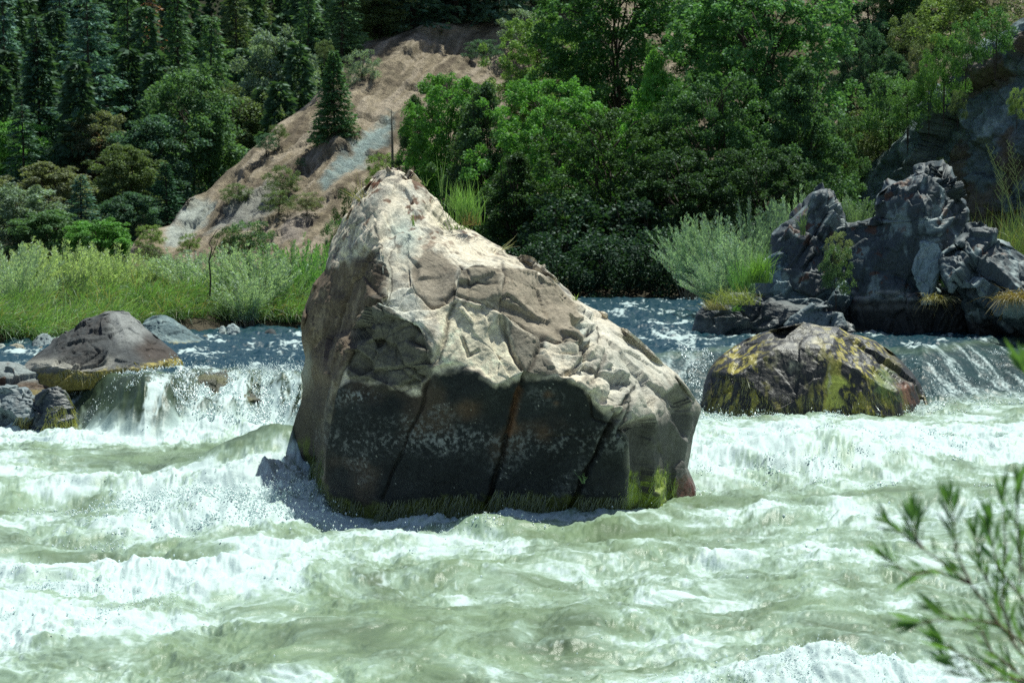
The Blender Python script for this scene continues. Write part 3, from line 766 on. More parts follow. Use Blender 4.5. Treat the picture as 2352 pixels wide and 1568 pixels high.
nmain = 430*590
f_ = np.zeros(len(BX)-1, bool)
PU, PV = BU, BV
def algae_on(parent, X, pu, pv, polys, n, ln, col, name='algae_fringe', dx=0.15, wid=0.012, up=0.0):
    sel = np.zeros(len(pu), bool)
    fr = X[:len(pu), 1] < np.percentile(X[:len(pu), 1], 80)
    for pl in polys: sel |= inpoly(pu, pv, pl)
    R = surf_pts(X[:len(pu)], pu, pv, sel & fr, n)
    kp = fbm3(R*np.array([3.0, 3.0, 1.0]), 3) > -0.12+0.25*rs.normal(size=len(R))
    R = R[kp]; n = len(R)
    R[:, 1] -= 0.008
    d = np.stack([dx+rs.normal(size=n)*0.22, -0.10-np.abs(rs.normal(size=n))*0.12, np.full(n, -1.0+2*up)+rs.normal(size=n)*0.15], 1)
    d /= np.linalg.norm(d, axis=1)[:, None]
    c = np.array(col)*rs.uniform(0.5, 1.5, n)[:, None]
    o = strands(name, R, d, ln*rs.uniform(0.5, 1.3, n), wid, c, M_ALGAE, parent, sag=0.0)
    o['kind'] = 'stuff'
    return o
algae_on(boulder, BX, BU, BV, [[(752, 1135), (850, 1150), (980, 1140), (1110, 1128), (1120, 1190), (1000, 1200), (790, 1195)],
                               [(1130, 1122), (1210, 1128), (1305, 1135), (1300, 1180), (1120, 1195)], [(1325, 1140), (1440, 1140), (1444, 1180), (1316, 1185)]],
         3400, 0.17, (0.17, 0.19, 0.03), dx=-0.3, wid=0.006)
algae_on(boulder, BX, BU, BV, [[(1447, 1085), (1480, 1080), (1530, 1062), (1548, 1100), (1548, 1150), (1445, 1180)]], 2200, 0.16, (0.34, 0.42, 0.05), dx=-0.5, wid=0.008)
algae_on(boulder, BX, BU, BV, [[(664, 1040), (700, 1010), (735, 1050), (738, 1120), (664, 1120)]], 700, 0.2, (0.12, 0.16, 0.02), dx=0.0, wid=0.008)
# ================================================================== OTHER ROCKS
def col_gen(base, dark=None, dark_y=None, dsoft=10, algae=None, algae_y=None, rust=0.0, pale=None, var=0.4, vein=0.0):
    base = np.array(base)*np.array([0.82, 1.0, 1.06])
    if pale is not None: pale = np.array(pale)*np.array([0.88, 1.0, 1.0])
    def f(X, pu, pv, N):
        n1 = fbm3(X*1.8+3, 4, 0.6); n2 = fbm3(X*8, 4, 0.65); n3 = fbm3(X*np.array([5, 4, 1.2]), 4)
        c = base*(1+var*n1+var*n2)[:, None]
        if pale is not None: c = mix(c, np.array(pale)*(1+0.3*n2)[:, None], (sstep(0.08, 0.4, n1+0.5*n3))[:, None]*0.7)
        if rust: c = mix(c, np.array([0.10, 0.048, 0.03]), (sstep(0.44-rust, 0.54-rust, fbm3(X*3.3+8, 4, 0.6))*sstep(-0.1, 0.4, N[:, 2])*0.9)[:, None])
        if vein: c = mix(c, np.array([0.45, 0.45, 0.42]), (sstep(0.04, 0.0, np.abs(fbm3(X*1.7+20, 4)))*vein)[:, None])
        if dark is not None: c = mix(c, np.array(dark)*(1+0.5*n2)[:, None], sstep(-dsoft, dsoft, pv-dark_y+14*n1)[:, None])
        if algae is not None: c = mix(c, np.array(algae)*(1+0.6*n2)[:, None], (sstep(-5, 6, pv-algae_y+9*n2)*0.9)[:, None])
        return np.clip(c, 0.012, 0.75)
    return f

def wet_y(y, s=12): return lambda X, pu, pv: sstep(y-s, y+s, pv)

def rows(left, right):
    """two polylines (x,y) top to bottom -> outline rows"""
    ys = sorted(set([p[1] for p in left]+[p[1] for p in right]))
    L_ = np.array(sorted(left, key=lambda p: p[1])); R_ = np.array(sorted(right, key=lambda p: p[1]))
    return [(y, float(np.interp(y, L_[:, 1], L_[:, 0])), float(np.interp(y, R_[:, 1], R_[:, 0]))) for y in ys]

def rockT(name, left, right, label, D0=None, ctrl=None, group=None, **kw):
    if name.startswith(('outcrop', 'slanted', 'algae_dome', 'black', 'cracked')): kw.setdefault('mat', M_SLATE)
    o, X, pu, pv = ring_rock(name, rows(left, right), ctrl, D0=D0 or 30, **kw)
    tag(o, label, 'rock', group)
    return o, X, pu, pv

# big rounded boulder on the left
ctl = [(264, 716, 38.0), (303, 726, 38.0), (220, 728, 38.1), (176, 745, 38.1), (132, 781, 37.6), (62, 831, 36.8), (40, 875, 36.6), (330, 750, 37.9), (373, 785, 37.6), (404, 811, 37.2), (422, 845, 37.0),
       (290, 770, 36.9), (250, 800, 36.4), (180, 800, 36.6), (130, 840, 36.1), (220, 850, 35.9), (310, 845, 36.0), (380, 838, 36.4), (120, 900, 36.0), (300, 900, 35.9), (430, 900, 36.8)]
lb, LX, LU, LV = rockT('rounded_boulder', [(262, 715), (240, 718), (220, 727), (195, 733), (176, 745), (150, 764), (132, 781), (100, 802), (62, 831), (40, 860), (30, 905)],
      [(285, 716), (303, 725), (320, 737), (330, 750), (352, 766), (373, 783), (390, 798), (404, 811), (418, 830), (421, 850), (424, 905)],
      'rounded grey and brown boulder with a yellow algae fringe on the left', ctrl=ctl, thick=2.2, nr=170, nc=230, nb=40, edge_w=18, edge_r=0.3,
      disp=lambda X, u, v: gen_disp(1.4, 0.11, 0.05, 0.5, 0.015, squash=(1, 1, 2.2))(X, u, v)*(0.45+1.2*pmask(u, v, [(130, 780), (190, 735), (250, 722), (262, 745), (235, 790), (240, 830), (180, 840), (125, 830)], 12)),
      color=None, smooth_n=4, wet=wet_y(838))
def recolor(o, X, pu, pv, fn):
    me = o.data; n = len(pu)
    C_ = np.ones((len(me.vertices), 4), np.float32)*0.1
    N = np.zeros((n, 3)); N[:, 2] = 0.5
    C_[:n, :3] = np.clip(fn(X[:n], pu, pv, N), 0.01, 0.8)
    if len(me.vertices) > n: C_[n:, :3] = C_[0, :3]
    C_[:, 3] = 1
    me.attributes['Col'].data.foreach_set('color', C_.ravel())
def c_lb(X, pu, pv, N):
    n1 = fbm3(X*1.5, 4); n2 = fbm3(X*7, 4, 0.6)
    c = np.array([0.070, 0.076, 0.078])*(1+0.5*n2+0.4*n1)[:, None]
    c = mix(c, np.array([0.27, 0.28, 0.27])*(1+0.3*n2)[:, None], (pmask(pu+20*n1, pv+20*n1, [(240, 715), (310, 722), (345, 765), (330, 790), (280, 790), (255, 760)], 14)*0.9)[:, None])
    c = mix(c, np.array([0.07, 0.052, 0.042])*(1+0.5*n2)[:, None], (pmask(pu+10*n1, pv, [(340, 770), (410, 810), (430, 850), (330, 835), (310, 800)], 16)*0.8)[:, None])
    c = mix(c, np.array([0.42, 0.40, 0.34])*(1+0.3*n2)[:, None], (np.exp(-((pv-832+0.06*(pu-200))/12)**2)*sstep(300, 240, pu+30*n1)*0.8)[:, None])
    c = mix(c, np.array([0.055, 0.052, 0.05]), (pmask(pu, pv, [(130, 780), (190, 740), (250, 722), (255, 745), (235, 790), (240, 830), (180, 830), (125, 815)], 10)*sstep(-0.2, 0.3, n2+n1)*0.8)[:, None])
    yl = np.interp(pu, [100, 200, 320, 420], [858, 853, 843, 824])
    return mix(c, np.array([0.34, 0.28, 0.06])*(1+0.7*n2)[:, None], (sstep(-5, 5, pv-yl+12*n2)*0.85)[:, None])
recolor(lb, LX, LU, LV, c_lb)
algae_on(lb, LX, LU, LV, [[(130, 848), (200, 842), (310, 832), (418, 810), (420, 845), (300, 862), (140, 868)]], 2600, 0.12, (0.42, 0.36, 0.11), dx=0.35, wid=0.012)

rockT('blue_grey_boulder', [(360, 731), (340, 736), (325, 742), (322, 760), (330, 790), (330, 810)], [(378, 731), (402, 738), (430, 752), (455, 766), (480, 780), (484, 790), (486, 810)],
      'blue grey mottled boulder behind the rounded boulder, lying against the green bank', D0=44.6, thick=1.6, nr=110, nc=170, nb=30, bulge=0.9, lean=1.2, edge_w=12, edge_r=0.2,
      disp=gen_disp(1.2, 0.16, 0.06, -0.6, 0.02), color=col_gen((0.15, 0.18, 0.18), pale=(0.33, 0.37, 0.36), algae=(0.33, 0.27, 0.07), algae_y=786), wet=wet_y(790, 8))
rockT('low_brown_rock', [(-60, 829), (-80, 860), (-80, 930)], [(20, 829), (44, 834), (79, 846), (112, 862), (140, 878), (152, 892), (150, 930)],
      'low brown and grey rock with yellow algae at the left edge, behind the cracked block', D0=36.0, thick=1.2, nr=110, nc=170, nb=30, bulge=0.6, lean=0.9, edge_w=12, edge_r=0.2,
      disp=gen_disp(1.6, 0.10, 0.03, 0.2, 0.02), color=col_gen((0.30, 0.28, 0.26), dark=(0.11, 0.075, 0.05), dark_y=868, algae=(0.16, 0.13, 0.03), algae_y=886, rust=0.1), wet=wet_y(880))
blk1 = rockT('cracked_grey_block', [(-60, 905), (-80, 940), (-80, 1030)], [(20, 893), (44, 889), (64, 897), (76, 915), (78, 960), (80, 1030)],
      'grey angular block with a sunlit top at the left edge above white water', D0=35.2, thick=1.4, nr=120, nc=130, nb=30, bulge=0.25, lean=0.35, edge_w=8, edge_r=0.12,
      disp=gen_disp(2.0, 0.16, 0.05, 0.3, 0.015), color=col_gen((0.17, 0.18, 0.185), pale=(0.30, 0.31, 0.31), algae=(0.20, 0.17, 0.03), algae_y=972, vein=0.2), wet=wet_y(975))
blk2 = rockT('black_wet_block', [(95, 898), (80, 906), (76, 930), (74, 980), (72, 1030)], [(123, 894), (146, 900), (158, 915), (165, 940), (171, 965), (174, 985), (174, 1030)],
      'glossy black block draped with yellow algae, right of the cracked grey block', D0=35.1, thick=1.2, nr=120, nc=120, nb=30, bulge=0.35, lean=0.35, edge_w=8, edge_r=0.15,
      disp=gen_disp(1.7, 0.12, 0.05, 0.1, 0.012), color=col_gen((0.045, 0.05, 0.055), pale=(0.12, 0.12, 0.11)), wet=lambda X, u, v: np.full(len(u), 0.8))
algae_on(blk2[0], *blk2[1:], [[(110, 938), (140, 936), (172, 980), (170, 990), (108, 990)], [(135, 900), (160, 920), (172, 980), (160, 960), (148, 915)]], 1100, 0.22, (0.42, 0.40, 0.09), dx=0.05, wid=0.011)
algae_on(blk1[0], *blk1[1:], [[(-10, 965), (75, 968), (78, 990), (-10, 992)]], 500, 0.12, (0.30, 0.27, 0.05), dx=-0.2, wid=0.011)
r3 = rockT('algae_stone', [(178, 864), (170, 872), (170, 890), (180, 905), (195, 940)], [(198, 864), (222, 867), (246, 874), (262, 884), (272, 896), (276, 940)],
      'small dark stone with golden algae, half drowned beside the left rapids', D0=36.4, thick=0.8, nr=60, nc=90, nb=20, bulge=0.25, lean=0.4, edge_w=7, edge_r=0.1,
      disp=gen_disp(3, 0.05, 0.02, 0.2, 0.012), color=col_gen((0.07, 0.06, 0.045), pale=(0.24, 0.18, 0.06)), wet=lambda X, u, v: np.full(len(u), 0.8))
algae_on(r3[0], *r3[1:], [[(172, 868), (215, 870), (222, 905), (180, 905)]], 400, 0.13, (0.42, 0.34, 0.12), dx=0.0, wid=0.01)
rockT('drowned_rock', [(470, 852), (440, 864), (418, 885), (405, 915), (400, 950), (395, 1020)], [(520, 852), (555, 866), (585, 890), (610, 915), (630, 945), (640, 1020)],
      'dark mossy rock showing through the white veil of falling water', D0=34.95, thick=1.0, nr=110, nc=150, nb=30, bulge=0.2, lean=1.0, edge_w=30, edge_r=0.5,
      disp=gen_disp(2.2, 0.09, 0.03, 0.3, 0.02), color=col_gen((0.07, 0.06, 0.035), pale=(0.16, 0.14, 0.05)), wet=lambda X, u, v: np.full(len(u), 0.9))
rockT('bank_stone', [(100, 764), (86, 772), (75, 785), (72, 805)], [(112, 765), (122, 778), (128, 790), (130, 805)],
      'small grey stone at the foot of the tall grass, far left', D0=43.6, thick=0.8, nr=50, nc=70, nb=20, bulge=0.3, lean=0.4, edge_w=6, edge_r=0.1,
      disp=gen_disp(2.4, 0.08, 0.03), color=col_gen((0.26, 0.26, 0.25), var=0.5))
for i, (x0, x1, yt, yb, lab, c) in enumerate([(-12, 20, 790, 806, 'flat pale stone on the waterline at the left edge of the photo', (0.42, 0.38, 0.32)),
        (18, 58, 787, 803, 'flat tan stone on the waterline, second from the left edge', (0.36, 0.28, 0.2)),
        (500, 522, 748, 768, 'little pale stone beside the bigger bank rock at the end of the tall grass', (0.34, 0.33, 0.3)),
        (518, 553, 742, 768, 'grey white rock at the water edge below the grey green willows', (0.36, 0.36, 0.34)),
        (606, 636, 758, 768, 'low dark rock barely above the blue water by the left bank', (0.06, 0.06, 0.06)),
        (462, 482, 768, 782, 'tiny brown stone just right of the blue grey boulder', (0.2, 0.17, 0.13)),
        (84, 108, 797, 806, 'flat orange brown stone in the water near the left bank', (0.3, 0.2, 0.13))]):
    xm = (x0+x1)/2
    rockT('bank_stone', [(xm-3, yt), (x0+2, (yt*2+yb)/3), (x0, yb), (x0, yb+14)], [(xm+3, yt), (x1-3, (yt*1.6+yb)/2.6), (x1, yb), (x1, yb+14)], lab,
          D0=2.3*F_PX/(yb-500), thick=0.5, nr=26, nc=40, nb=14, bulge=0.15, lean=0.25, edge_w=5, edge_r=0.08, group='stones along the left bank', disp=gen_disp(3.5, 0.05, 0.02, seed=i*3.1), color=col_gen(c))

# half drowned dome with algae and water sheets on the right
DOL = [(1845, 741), (1807, 748), (1780, 754), (1751, 764), (1720, 776), (1694, 790), (1672, 804), (1654, 817), (1640, 830), (1626, 850), (1616, 885), (1612, 915), (1607, 945), (1600, 1010)]
DOR = [(1862, 742), (1885, 748), (1928, 750), (1956, 768), (1990, 774), (2012, 782), (2030, 794), (2052, 810), (2073, 830), (2095, 855), (2115, 880), (2126, 905), (2135, 930), (2140, 1010)]
ctd = [(1855, 741, 39.4), (1751, 763, 39.3), (1694, 790, 39.2), (1654, 817, 39.0), (1626, 850, 38.8), (1612, 915, 38.6), (1600, 1010, 38.4), (1928, 750, 39.3), (2012, 782, 39.8), (2073, 830, 39.7), (2115, 880, 39.3), (2140, 1010, 39.0),
       (1850, 800, 38.3), (1780, 800, 38.4), (1700, 860, 38.1), (1680, 940, 37.9), (1780, 940, 37.75), (1860, 900, 37.8), (1930, 830, 38.1), (1990, 860, 38.1), (1960, 940, 37.8), (2060, 900, 38.3), (2060, 960, 38.1), (1850, 1010, 37.7), (1870, 850, 37.95), (1905, 800, 38.2)]
def c_do(X, pu, pv, N):
    n1 = fbm3(X*1.6, 4); n2 = fbm3(X*8, 4, 0.6); vs = fbm3(X*np.array([6, 5, 0.9])+0.5*n1[:, None], 5, 0.6)
    c = np.array([0.028, 0.027, 0.025])*(1+0.6*n2)[:, None]
    c = mix(c, np.array([0.20, 0.19, 0.17])*(1+0.4*n2)[:, None], (np.exp(-((pu-1850+20*n1)/70)**2)*sstep(0.0, 0.3, vs+0.3*n1)*sstep(900, 820, pv))[:, None])
    yel = sstep(0.0, 0.18, vs+0.25*n1)*(np.exp(-((pu-1700)/55)**2)+np.exp(-((pu-1960)/75)**2)+0.4*np.exp(-((pv-930)/25)**2))
    c = mix(c, np.array([0.40, 0.34, 0.06])*(1+0.6*n2)[:, None], np.clip(yel*1.2, 0, 1)[:, None]*0.92)
    c = mix(c, np.array([0.50, 0.50, 0.10]), (pmask(pu+14*n2, pv+14*n2, [(1900, 870), (1930, 860), (1950, 880), (1925, 895), (1945, 930), (1900, 935)], 5)*0.9)[:, None])
    c = mix(c, np.array([0.15, 0.24, 0.05]), (pmask(pu+24*n2, pv+24*n1, [(2010, 860), (2040, 850), (2060, 920), (2020, 920)], 16)*0.6)[:, None])
    c = mix(c, np.array([0.28, 0.11, 0.05]), (pmask(pu+20*n2, pv+14*n1, [(2068, 885), (2085, 880), (2100, 925), (2075, 930)], 10)*0.6)[:, None])
    c = mix(c, np.array([0.45, 0.40, 0.28]), (sstep(0.33, 0.42, vs+0.2*n2)*sstep(1780, 1820, pu)*sstep(2040, 2000, pu)*0.7)[:, None])
    return c
dome = rockT('algae_dome_rock', DOL, DOR, 'wide domed black rock streaked with yellow and green algae, water pouring round it', ctrl=ctd, thick=2.4, nr=190, nc=300, nb=50, edge_w=14, edge_r=0.25,
             disp=lambda X, u, v: gen_disp(1.2, 0.075, 0.02, 0.3, 0.015, squash=(1, 1, 0.5))(X, u, v)*0.9+0.03*fbm3(X*np.array([4, 3, 0.9]), 3), color=c_do, wet=lambda X, u, v: np.full(len(u), 0.75), smooth_n=4)
algae_on(dome[0], *dome[1:], [[(1620, 880), (1700, 850), (1760, 900), (1900, 905), (2060, 890), (2100, 940), (1615, 950)]], 1700, 0.2, (0.26, 0.23, 0.05), dx=0.0, wid=0.009)
algae_on(dome[0], *dome[1:], [[(1640, 830), (1700, 795), (1725, 860), (1650, 900)], [(1930, 760), (1980, 780), (2050, 850), (2000, 870), (1950, 830)]], 900, 0.25, (0.26, 0.21, 0.06), dx=0.15, wid=0.012)

# outcrop on the right bank: several rocks leaning on one another
OG = 'rocks of the outcrop on the right bank'
lm = (0.115, 0.125, 0.13)
rockT('outcrop_peak', [(1888, 438), (1872, 443), (1843, 468), (1818, 492), (1791, 513), (1772, 538), (1768, 570), (1765, 640), (1765, 720)], [(1900, 439), (1915, 449), (1928, 466), (1944, 490), (1950, 510), (1952, 600), (1955, 720)],
      'pointed rock with rusty moss edges, left peak of the right bank outcrop', D0=49.6, thick=2, nr=150, nc=140, nb=36, bulge=0.9, lean=0.75, edge_w=12, edge_r=0.25, group=OG,
      disp=gen_disp(1.3, 0.30, 0.10, 0.9, 0.02, 3.0), color=col_gen((0.07, 0.075, 0.08), pale=(0.30, 0.33, 0.33), rust=0.2))
rockT('outcrop_slab', [(2100, 397), (2057, 417), (2021, 441), (2006, 465), (2006, 494), (1970, 506), (1940, 508), (1934, 538), (1932, 586), (1945, 630), (1948, 700), (1946, 760), (1946, 800)],
      [(2140, 391), (2165, 390), (2186, 411), (2206, 447), (2224, 485), (2220, 526), (2200, 560), (2190, 600), (2190, 640), (2215, 700), (2240, 765), (2245, 800)],
      'tallest dark slab of the right bank outcrop with a grey ribbed sunlit right shoulder', ctrl=[(2100, 397, 49.2), (2165, 390, 49.2), (2057, 417, 49.4), (2006, 494, 49.5), (1940, 508, 49.7), (1932, 586, 49.4), (1948, 700, 49.1), (1946, 800, 49.0),
       (2030, 460, 49.15), (2105, 430, 48.6), (2125, 470, 48.15), (2150, 560, 47.95), (2190, 500, 48.9), (2224, 485, 49.8), (2170, 600, 48.3), (2182, 700, 48.2), (2060, 560, 48.6), (2000, 620, 48.9), (2080, 640, 48.5), (2080, 680, 48.1), (2080, 800, 48.2), (1990, 690, 48.6), (2245, 800, 48.3), (2240, 740, 48.3), (2220, 526, 49.8)],
      thick=3, nr=230, nc=190, nb=44, edge_w=12, edge_r=0.25, group=OG,
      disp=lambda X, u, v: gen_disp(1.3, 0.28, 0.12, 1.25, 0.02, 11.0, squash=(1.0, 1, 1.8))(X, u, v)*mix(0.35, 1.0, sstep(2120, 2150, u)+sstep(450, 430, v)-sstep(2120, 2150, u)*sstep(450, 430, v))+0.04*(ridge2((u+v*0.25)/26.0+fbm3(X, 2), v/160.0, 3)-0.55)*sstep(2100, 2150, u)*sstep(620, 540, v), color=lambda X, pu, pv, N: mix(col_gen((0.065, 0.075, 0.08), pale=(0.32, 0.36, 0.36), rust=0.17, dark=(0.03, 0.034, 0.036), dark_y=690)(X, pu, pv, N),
      np.array([0.34, 0.35, 0.35]), (np.clip(np.exp(-((pv-672+0*pu)/3.5)**2)+np.exp(-((pv-686)/5)**2)*0.8+0.35*np.exp(-((pv-705)/8)**2), 0, 1)*sstep(-0.25, 0.15, fbm3(X*3, 3))*sstep(2170, 2140, pu)*0.75)[:, None]))
rockT('outcrop_block', [(1870, 530), (1840, 537), (1810, 552), (1790, 566), (1776, 586), (1765, 620), (1757, 660), (1756, 700), (1757, 756), (1757, 790)],
      [(1900, 530), (1935, 532), (1945, 560), (1948, 620), (1955, 680), (1957, 720), (1957, 756), (1957, 790)],
      'blue grey jumbled block below the left peak of the right bank outcrop', D0=48.7, thick=1.8, nr=190, nc=170, nb=40, bulge=0.5, lean=1.3, edge_w=10, edge_r=0.2, group=OG,
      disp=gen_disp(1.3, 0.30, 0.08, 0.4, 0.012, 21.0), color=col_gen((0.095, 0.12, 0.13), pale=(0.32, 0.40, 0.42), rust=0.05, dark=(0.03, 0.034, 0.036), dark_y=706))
rockT('outcrop_tooth', [(2112, 572), (2100, 585), (2090, 620), (2098, 645), (2112, 672), (2120, 700)], [(2146, 555), (2158, 560), (2164, 580), (2162, 620), (2155, 655), (2140, 700)],
      'pale grey upright tooth of rock between the dark slab and the slanted block', D0=47.6, thick=0.8, nr=90, nc=70, nb=24, bulge=0.12, lean=0.4, edge_w=6, edge_r=0.1, group=OG,
      disp=gen_disp(1.5, 0.14, 0.06, 1.2, 0.015, 31.0), color=col_gen((0.30, 0.33, 0.33), pale=(0.36, 0.38, 0.37)))
rockT('slanted_block', [(2236, 532), (2210, 545), (2180, 565), (2163, 580), (2158, 602), (2166, 632), (2178, 650), (2200, 690), (2218, 727), (2232, 760), (2240, 778), (2240, 800)],
      [(2252, 532), (2283, 549), (2319, 566), (2352, 584), (2420, 610), (2480, 660), (2520, 720), (2520, 800)],
      'slanted grey block with a dark overhanging underside at the right edge', ctrl=[(2244, 532, 47.9), (2158, 602, 47.6), (2178, 650, 47.2), (2352, 584, 47.9), (2520, 700, 47.5), (2250, 600, 47.1), (2352, 660, 46.6), (2240, 660, 46.8), (2300, 690, 46.6), (2400, 720, 46.3), (2218, 727, 47.6), (2240, 800, 47.9), (2300, 770, 47.7), (2420, 780, 47.5), (2520, 800, 47.4)],
      thick=2.4, nr=150, nc=210, nb=40, edge_w=9, edge_r=0.15, group=OG,
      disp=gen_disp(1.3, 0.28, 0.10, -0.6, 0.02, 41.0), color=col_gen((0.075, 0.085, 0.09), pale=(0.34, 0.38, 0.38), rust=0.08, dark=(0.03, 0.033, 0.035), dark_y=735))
rockT('outcrop_ledge', [(1690, 672), (1660, 686), (1634, 697), (1610, 706), (1602, 718), (1594, 740), (1588, 756), (1586, 790)], [(1720, 676), (1745, 690), (1775, 690), (1840, 710), (1880, 716), (1930, 730), (1960, 750), (1965, 790)],
      'low black ledge at the waterline below the outcrop, grass on its top', D0=47.6, thick=1.4, nr=100, nc=220, nb=40, bulge=0.35, lean=0.5, edge_w=8, edge_r=0.15, group=OG,
      disp=gen_disp(1.5, 0.16, 0.07, 0.2, 0.02, 51.0), color=col_gen((0.045, 0.05, 0.052), pale=(0.12, 0.13, 0.13), var=0.5), wet=wet_y(735))
rockT('outcrop_spur', [(1862, 700), (1840, 712), (1815, 728), (1800, 745), (1800, 790)], [(1868, 700), (1890, 712), (1915, 702), (1935, 720), (1950, 750), (1950, 790)],
      'small spiky grey rock standing in front of the black ledge', D0=46.9, thick=0.7, nr=70, nc=90, nb=20, bulge=0.2, lean=0.3, edge_w=6, edge_r=0.1, group=OG,
      disp=gen_disp(2.2, 0.10, 0.05, 0.7, 0.015, 61.0), color=col_gen((0.17, 0.18, 0.18), pale=(0.28, 0.29, 0.29), dark=(0.06, 0.06, 0.06), dark_y=748))
# ================================================================== LAND
RIV = [(-9.5, 43.6), (-8.7, 46.0), (-7.6, 48.8), (-6.2, 49.8), (-5.5, 50.6), (-4.4, 51.2), (-2.0, 57), (0.5, 64), (2, 69.2), (6.0, 69.6), (7.2, 64), (6.0, 56), (4.6, 50.5), (4.2, 48.6), (9, 48.3), (30, 47.5), (60, 10), (-60, 10), (-60, 38), (-16, 41.5)]
gx = np.arange(-75, 75, 0.45); gy = np.arange(8, 150, 0.45)
BXg, BYg = np.meshgrid(gx, gy)
sd = segdist(BXg, BYg, RIV, True); sd = np.where(inpoly(BXg, BYg, RIV), -sd, sd)+0.35*fbm2(BXg*0.7, BYg*0.7, 3)
BZ = 0.72+np.clip(sd*0.35, -1.4, 0.55)-np.clip(sd-14, 0, 30)*0.12+0.10*fbm2(BXg*0.9, BYg*0.9, 4)*(sd > 0)
BZ += 2.0*np.exp(-(((BXg-13.5)/3.2)**2+((BYg-52.5)/3.0)**2))*(sd > 0)
def ground_z(x, y):
    i = int(np.clip(round((y-8)/0.45), 0, len(gy)-1)); j = int(np.clip(round((x+75)/0.45), 0, len(gx)-1))
    return float(BZ[i, j])
def grid_mesh(name, X, Y, Z_, C_, mat):
    nr, nc = X.shape; idx = np.arange(nr*nc).reshape(nr, nc)
    Q = np.stack([idx[:-1, :-1], idx[:-1, 1:], idx[1:, 1:], idx[1:, :-1]], -1).reshape(-1, 4)
    return link(name, mesh_np(name, np.stack([X, Y, Z_], -1).reshape(-1, 3), Q, mat, True, {'Col': C_.reshape(-1, 3)}, {'wet': np.zeros(nr*nc)}))
cb = mix(np.array([0.10, 0.085, 0.06]), np.array([0.07, 0.09, 0.035]), sstep(0.5, 2, sd)[..., None])*(1+0.4*fbm2(BXg*2, BYg*2, 4))[..., None]
tag(grid_mesh('river_bank', BXg, BYg, BZ, np.clip(cb, 0, 1), M_SOIL), kind='structure')
fx, fy = np.meshgrid(np.linspace(-900, 900, 40), np.linspace(-300, 1500, 40))
tag(grid_mesh('ground', fx, fy, np.full(fx.shape, -1.0), np.full(fx.shape+(3,), 0.06), M_SOIL), kind='structure')

# forested slope far behind
def D_far(px, py): return 150+(600-py)*0.24-(px-600)*0.012
hx, hy = np.meshgrid(np.linspace(-900, 3300, 200), np.linspace(-420, 640, 120))
hD = D_far(hx, hy)
hp = P(hx, hy, hD+5*fbm2(hx/160, hy/160, 4))
ch = np.array([0.030, 0.034, 0.018])*(1+0.5*fbm2(hx/30, hy/30, 4))[..., None]
tag(grid_mesh('forest_hill', hp[..., 0], hp[..., 1], hp[..., 2], np.clip(ch, 0.004, 1), M_SOIL), kind='structure')

# bare eroded spur
SPL = [(-120, 1700), (-60, 1400), (0, 1262), (20, 1200), (40, 1105), (60, 1010), (77, 918), (95, 838), (139, 790), (154, 788), (200, 745), (238, 711), (262, 676), (282, 641), (330, 586), (350, 566), (370, 546), (390, 515), (403, 502), (425, 484), (436, 470), (452, 432), (473, 414), (500, 396), (513, 388), (530, 330), (550, 312), (571, 300), (600, 290), (660, 280)]
SPO = [(y, x, 2700) for y, x in SPL]
SPC = [(300, 571, 92), (280, 660, 88), (388, 513, 98), (414, 473, 100), (480, 440, 101), (546, 370, 103), (641, 282, 106), (711, 238, 108), (790, 150, 111), (838, 95, 113), (918, 77, 115), (1010, 60, 117), (1105, 40, 119), (1262, 0, 122), (1400, -60, 127), (1700, -120, 134), (2700, -120, 130),
       (420, 560, 94), (560, 560, 92), (700, 600, 88), (560, 470, 97), (640, 420, 99), (700, 330, 103), (800, 260, 105), (900, 180, 109), (1050, 120, 114), (1200, 80, 117), (800, 420, 97), (760, 520, 92), (900, 300, 103), (900, 520, 92), (1200, 300, 107), (1200, 500, 97), (1500, 200, 114), (1800, 100, 120), (1800, 400, 104), (2100, 100, 118), (2100, 350, 104), (2700, 100, 112), (700, 660, 84), (1200, 660, 86), (2000, 660, 88), (2700, 660, 88)]
def spur_d(px, py): return tri_interp(SPC, np.atleast_1d(float(px)), np.atleast_1d(float(py)))[0]
def disp_sp(X, pu, pv):
    # runnels down the fall line, broken ledges
    g = (pu*0.72+pv*0.69)/60.0; al = (pu*0.69-pv*0.72)/60.0
    h = 0.55*(ridge2(g*1.0+0.3*fbm2(al*0.5, g, 2), al*0.13, 4, 0.6)-0.55)+0.9*fbm2(g*0.35, al*0.2+5, 2)+0.25*(ridge2(g*2.2+9, al*0.25, 3, 0.6)-0.55)
    h += 0.35*facets(X*0.16, 1.0, 0.0)*sstep(-0.2, 0.4, fbm3(X*0.12, 2))*2+0.30*facets(X*0.5+5, 1.0, 0.0)+0.24*fbm3(X*1.3, 5, 0.7)
    return -h*0.75
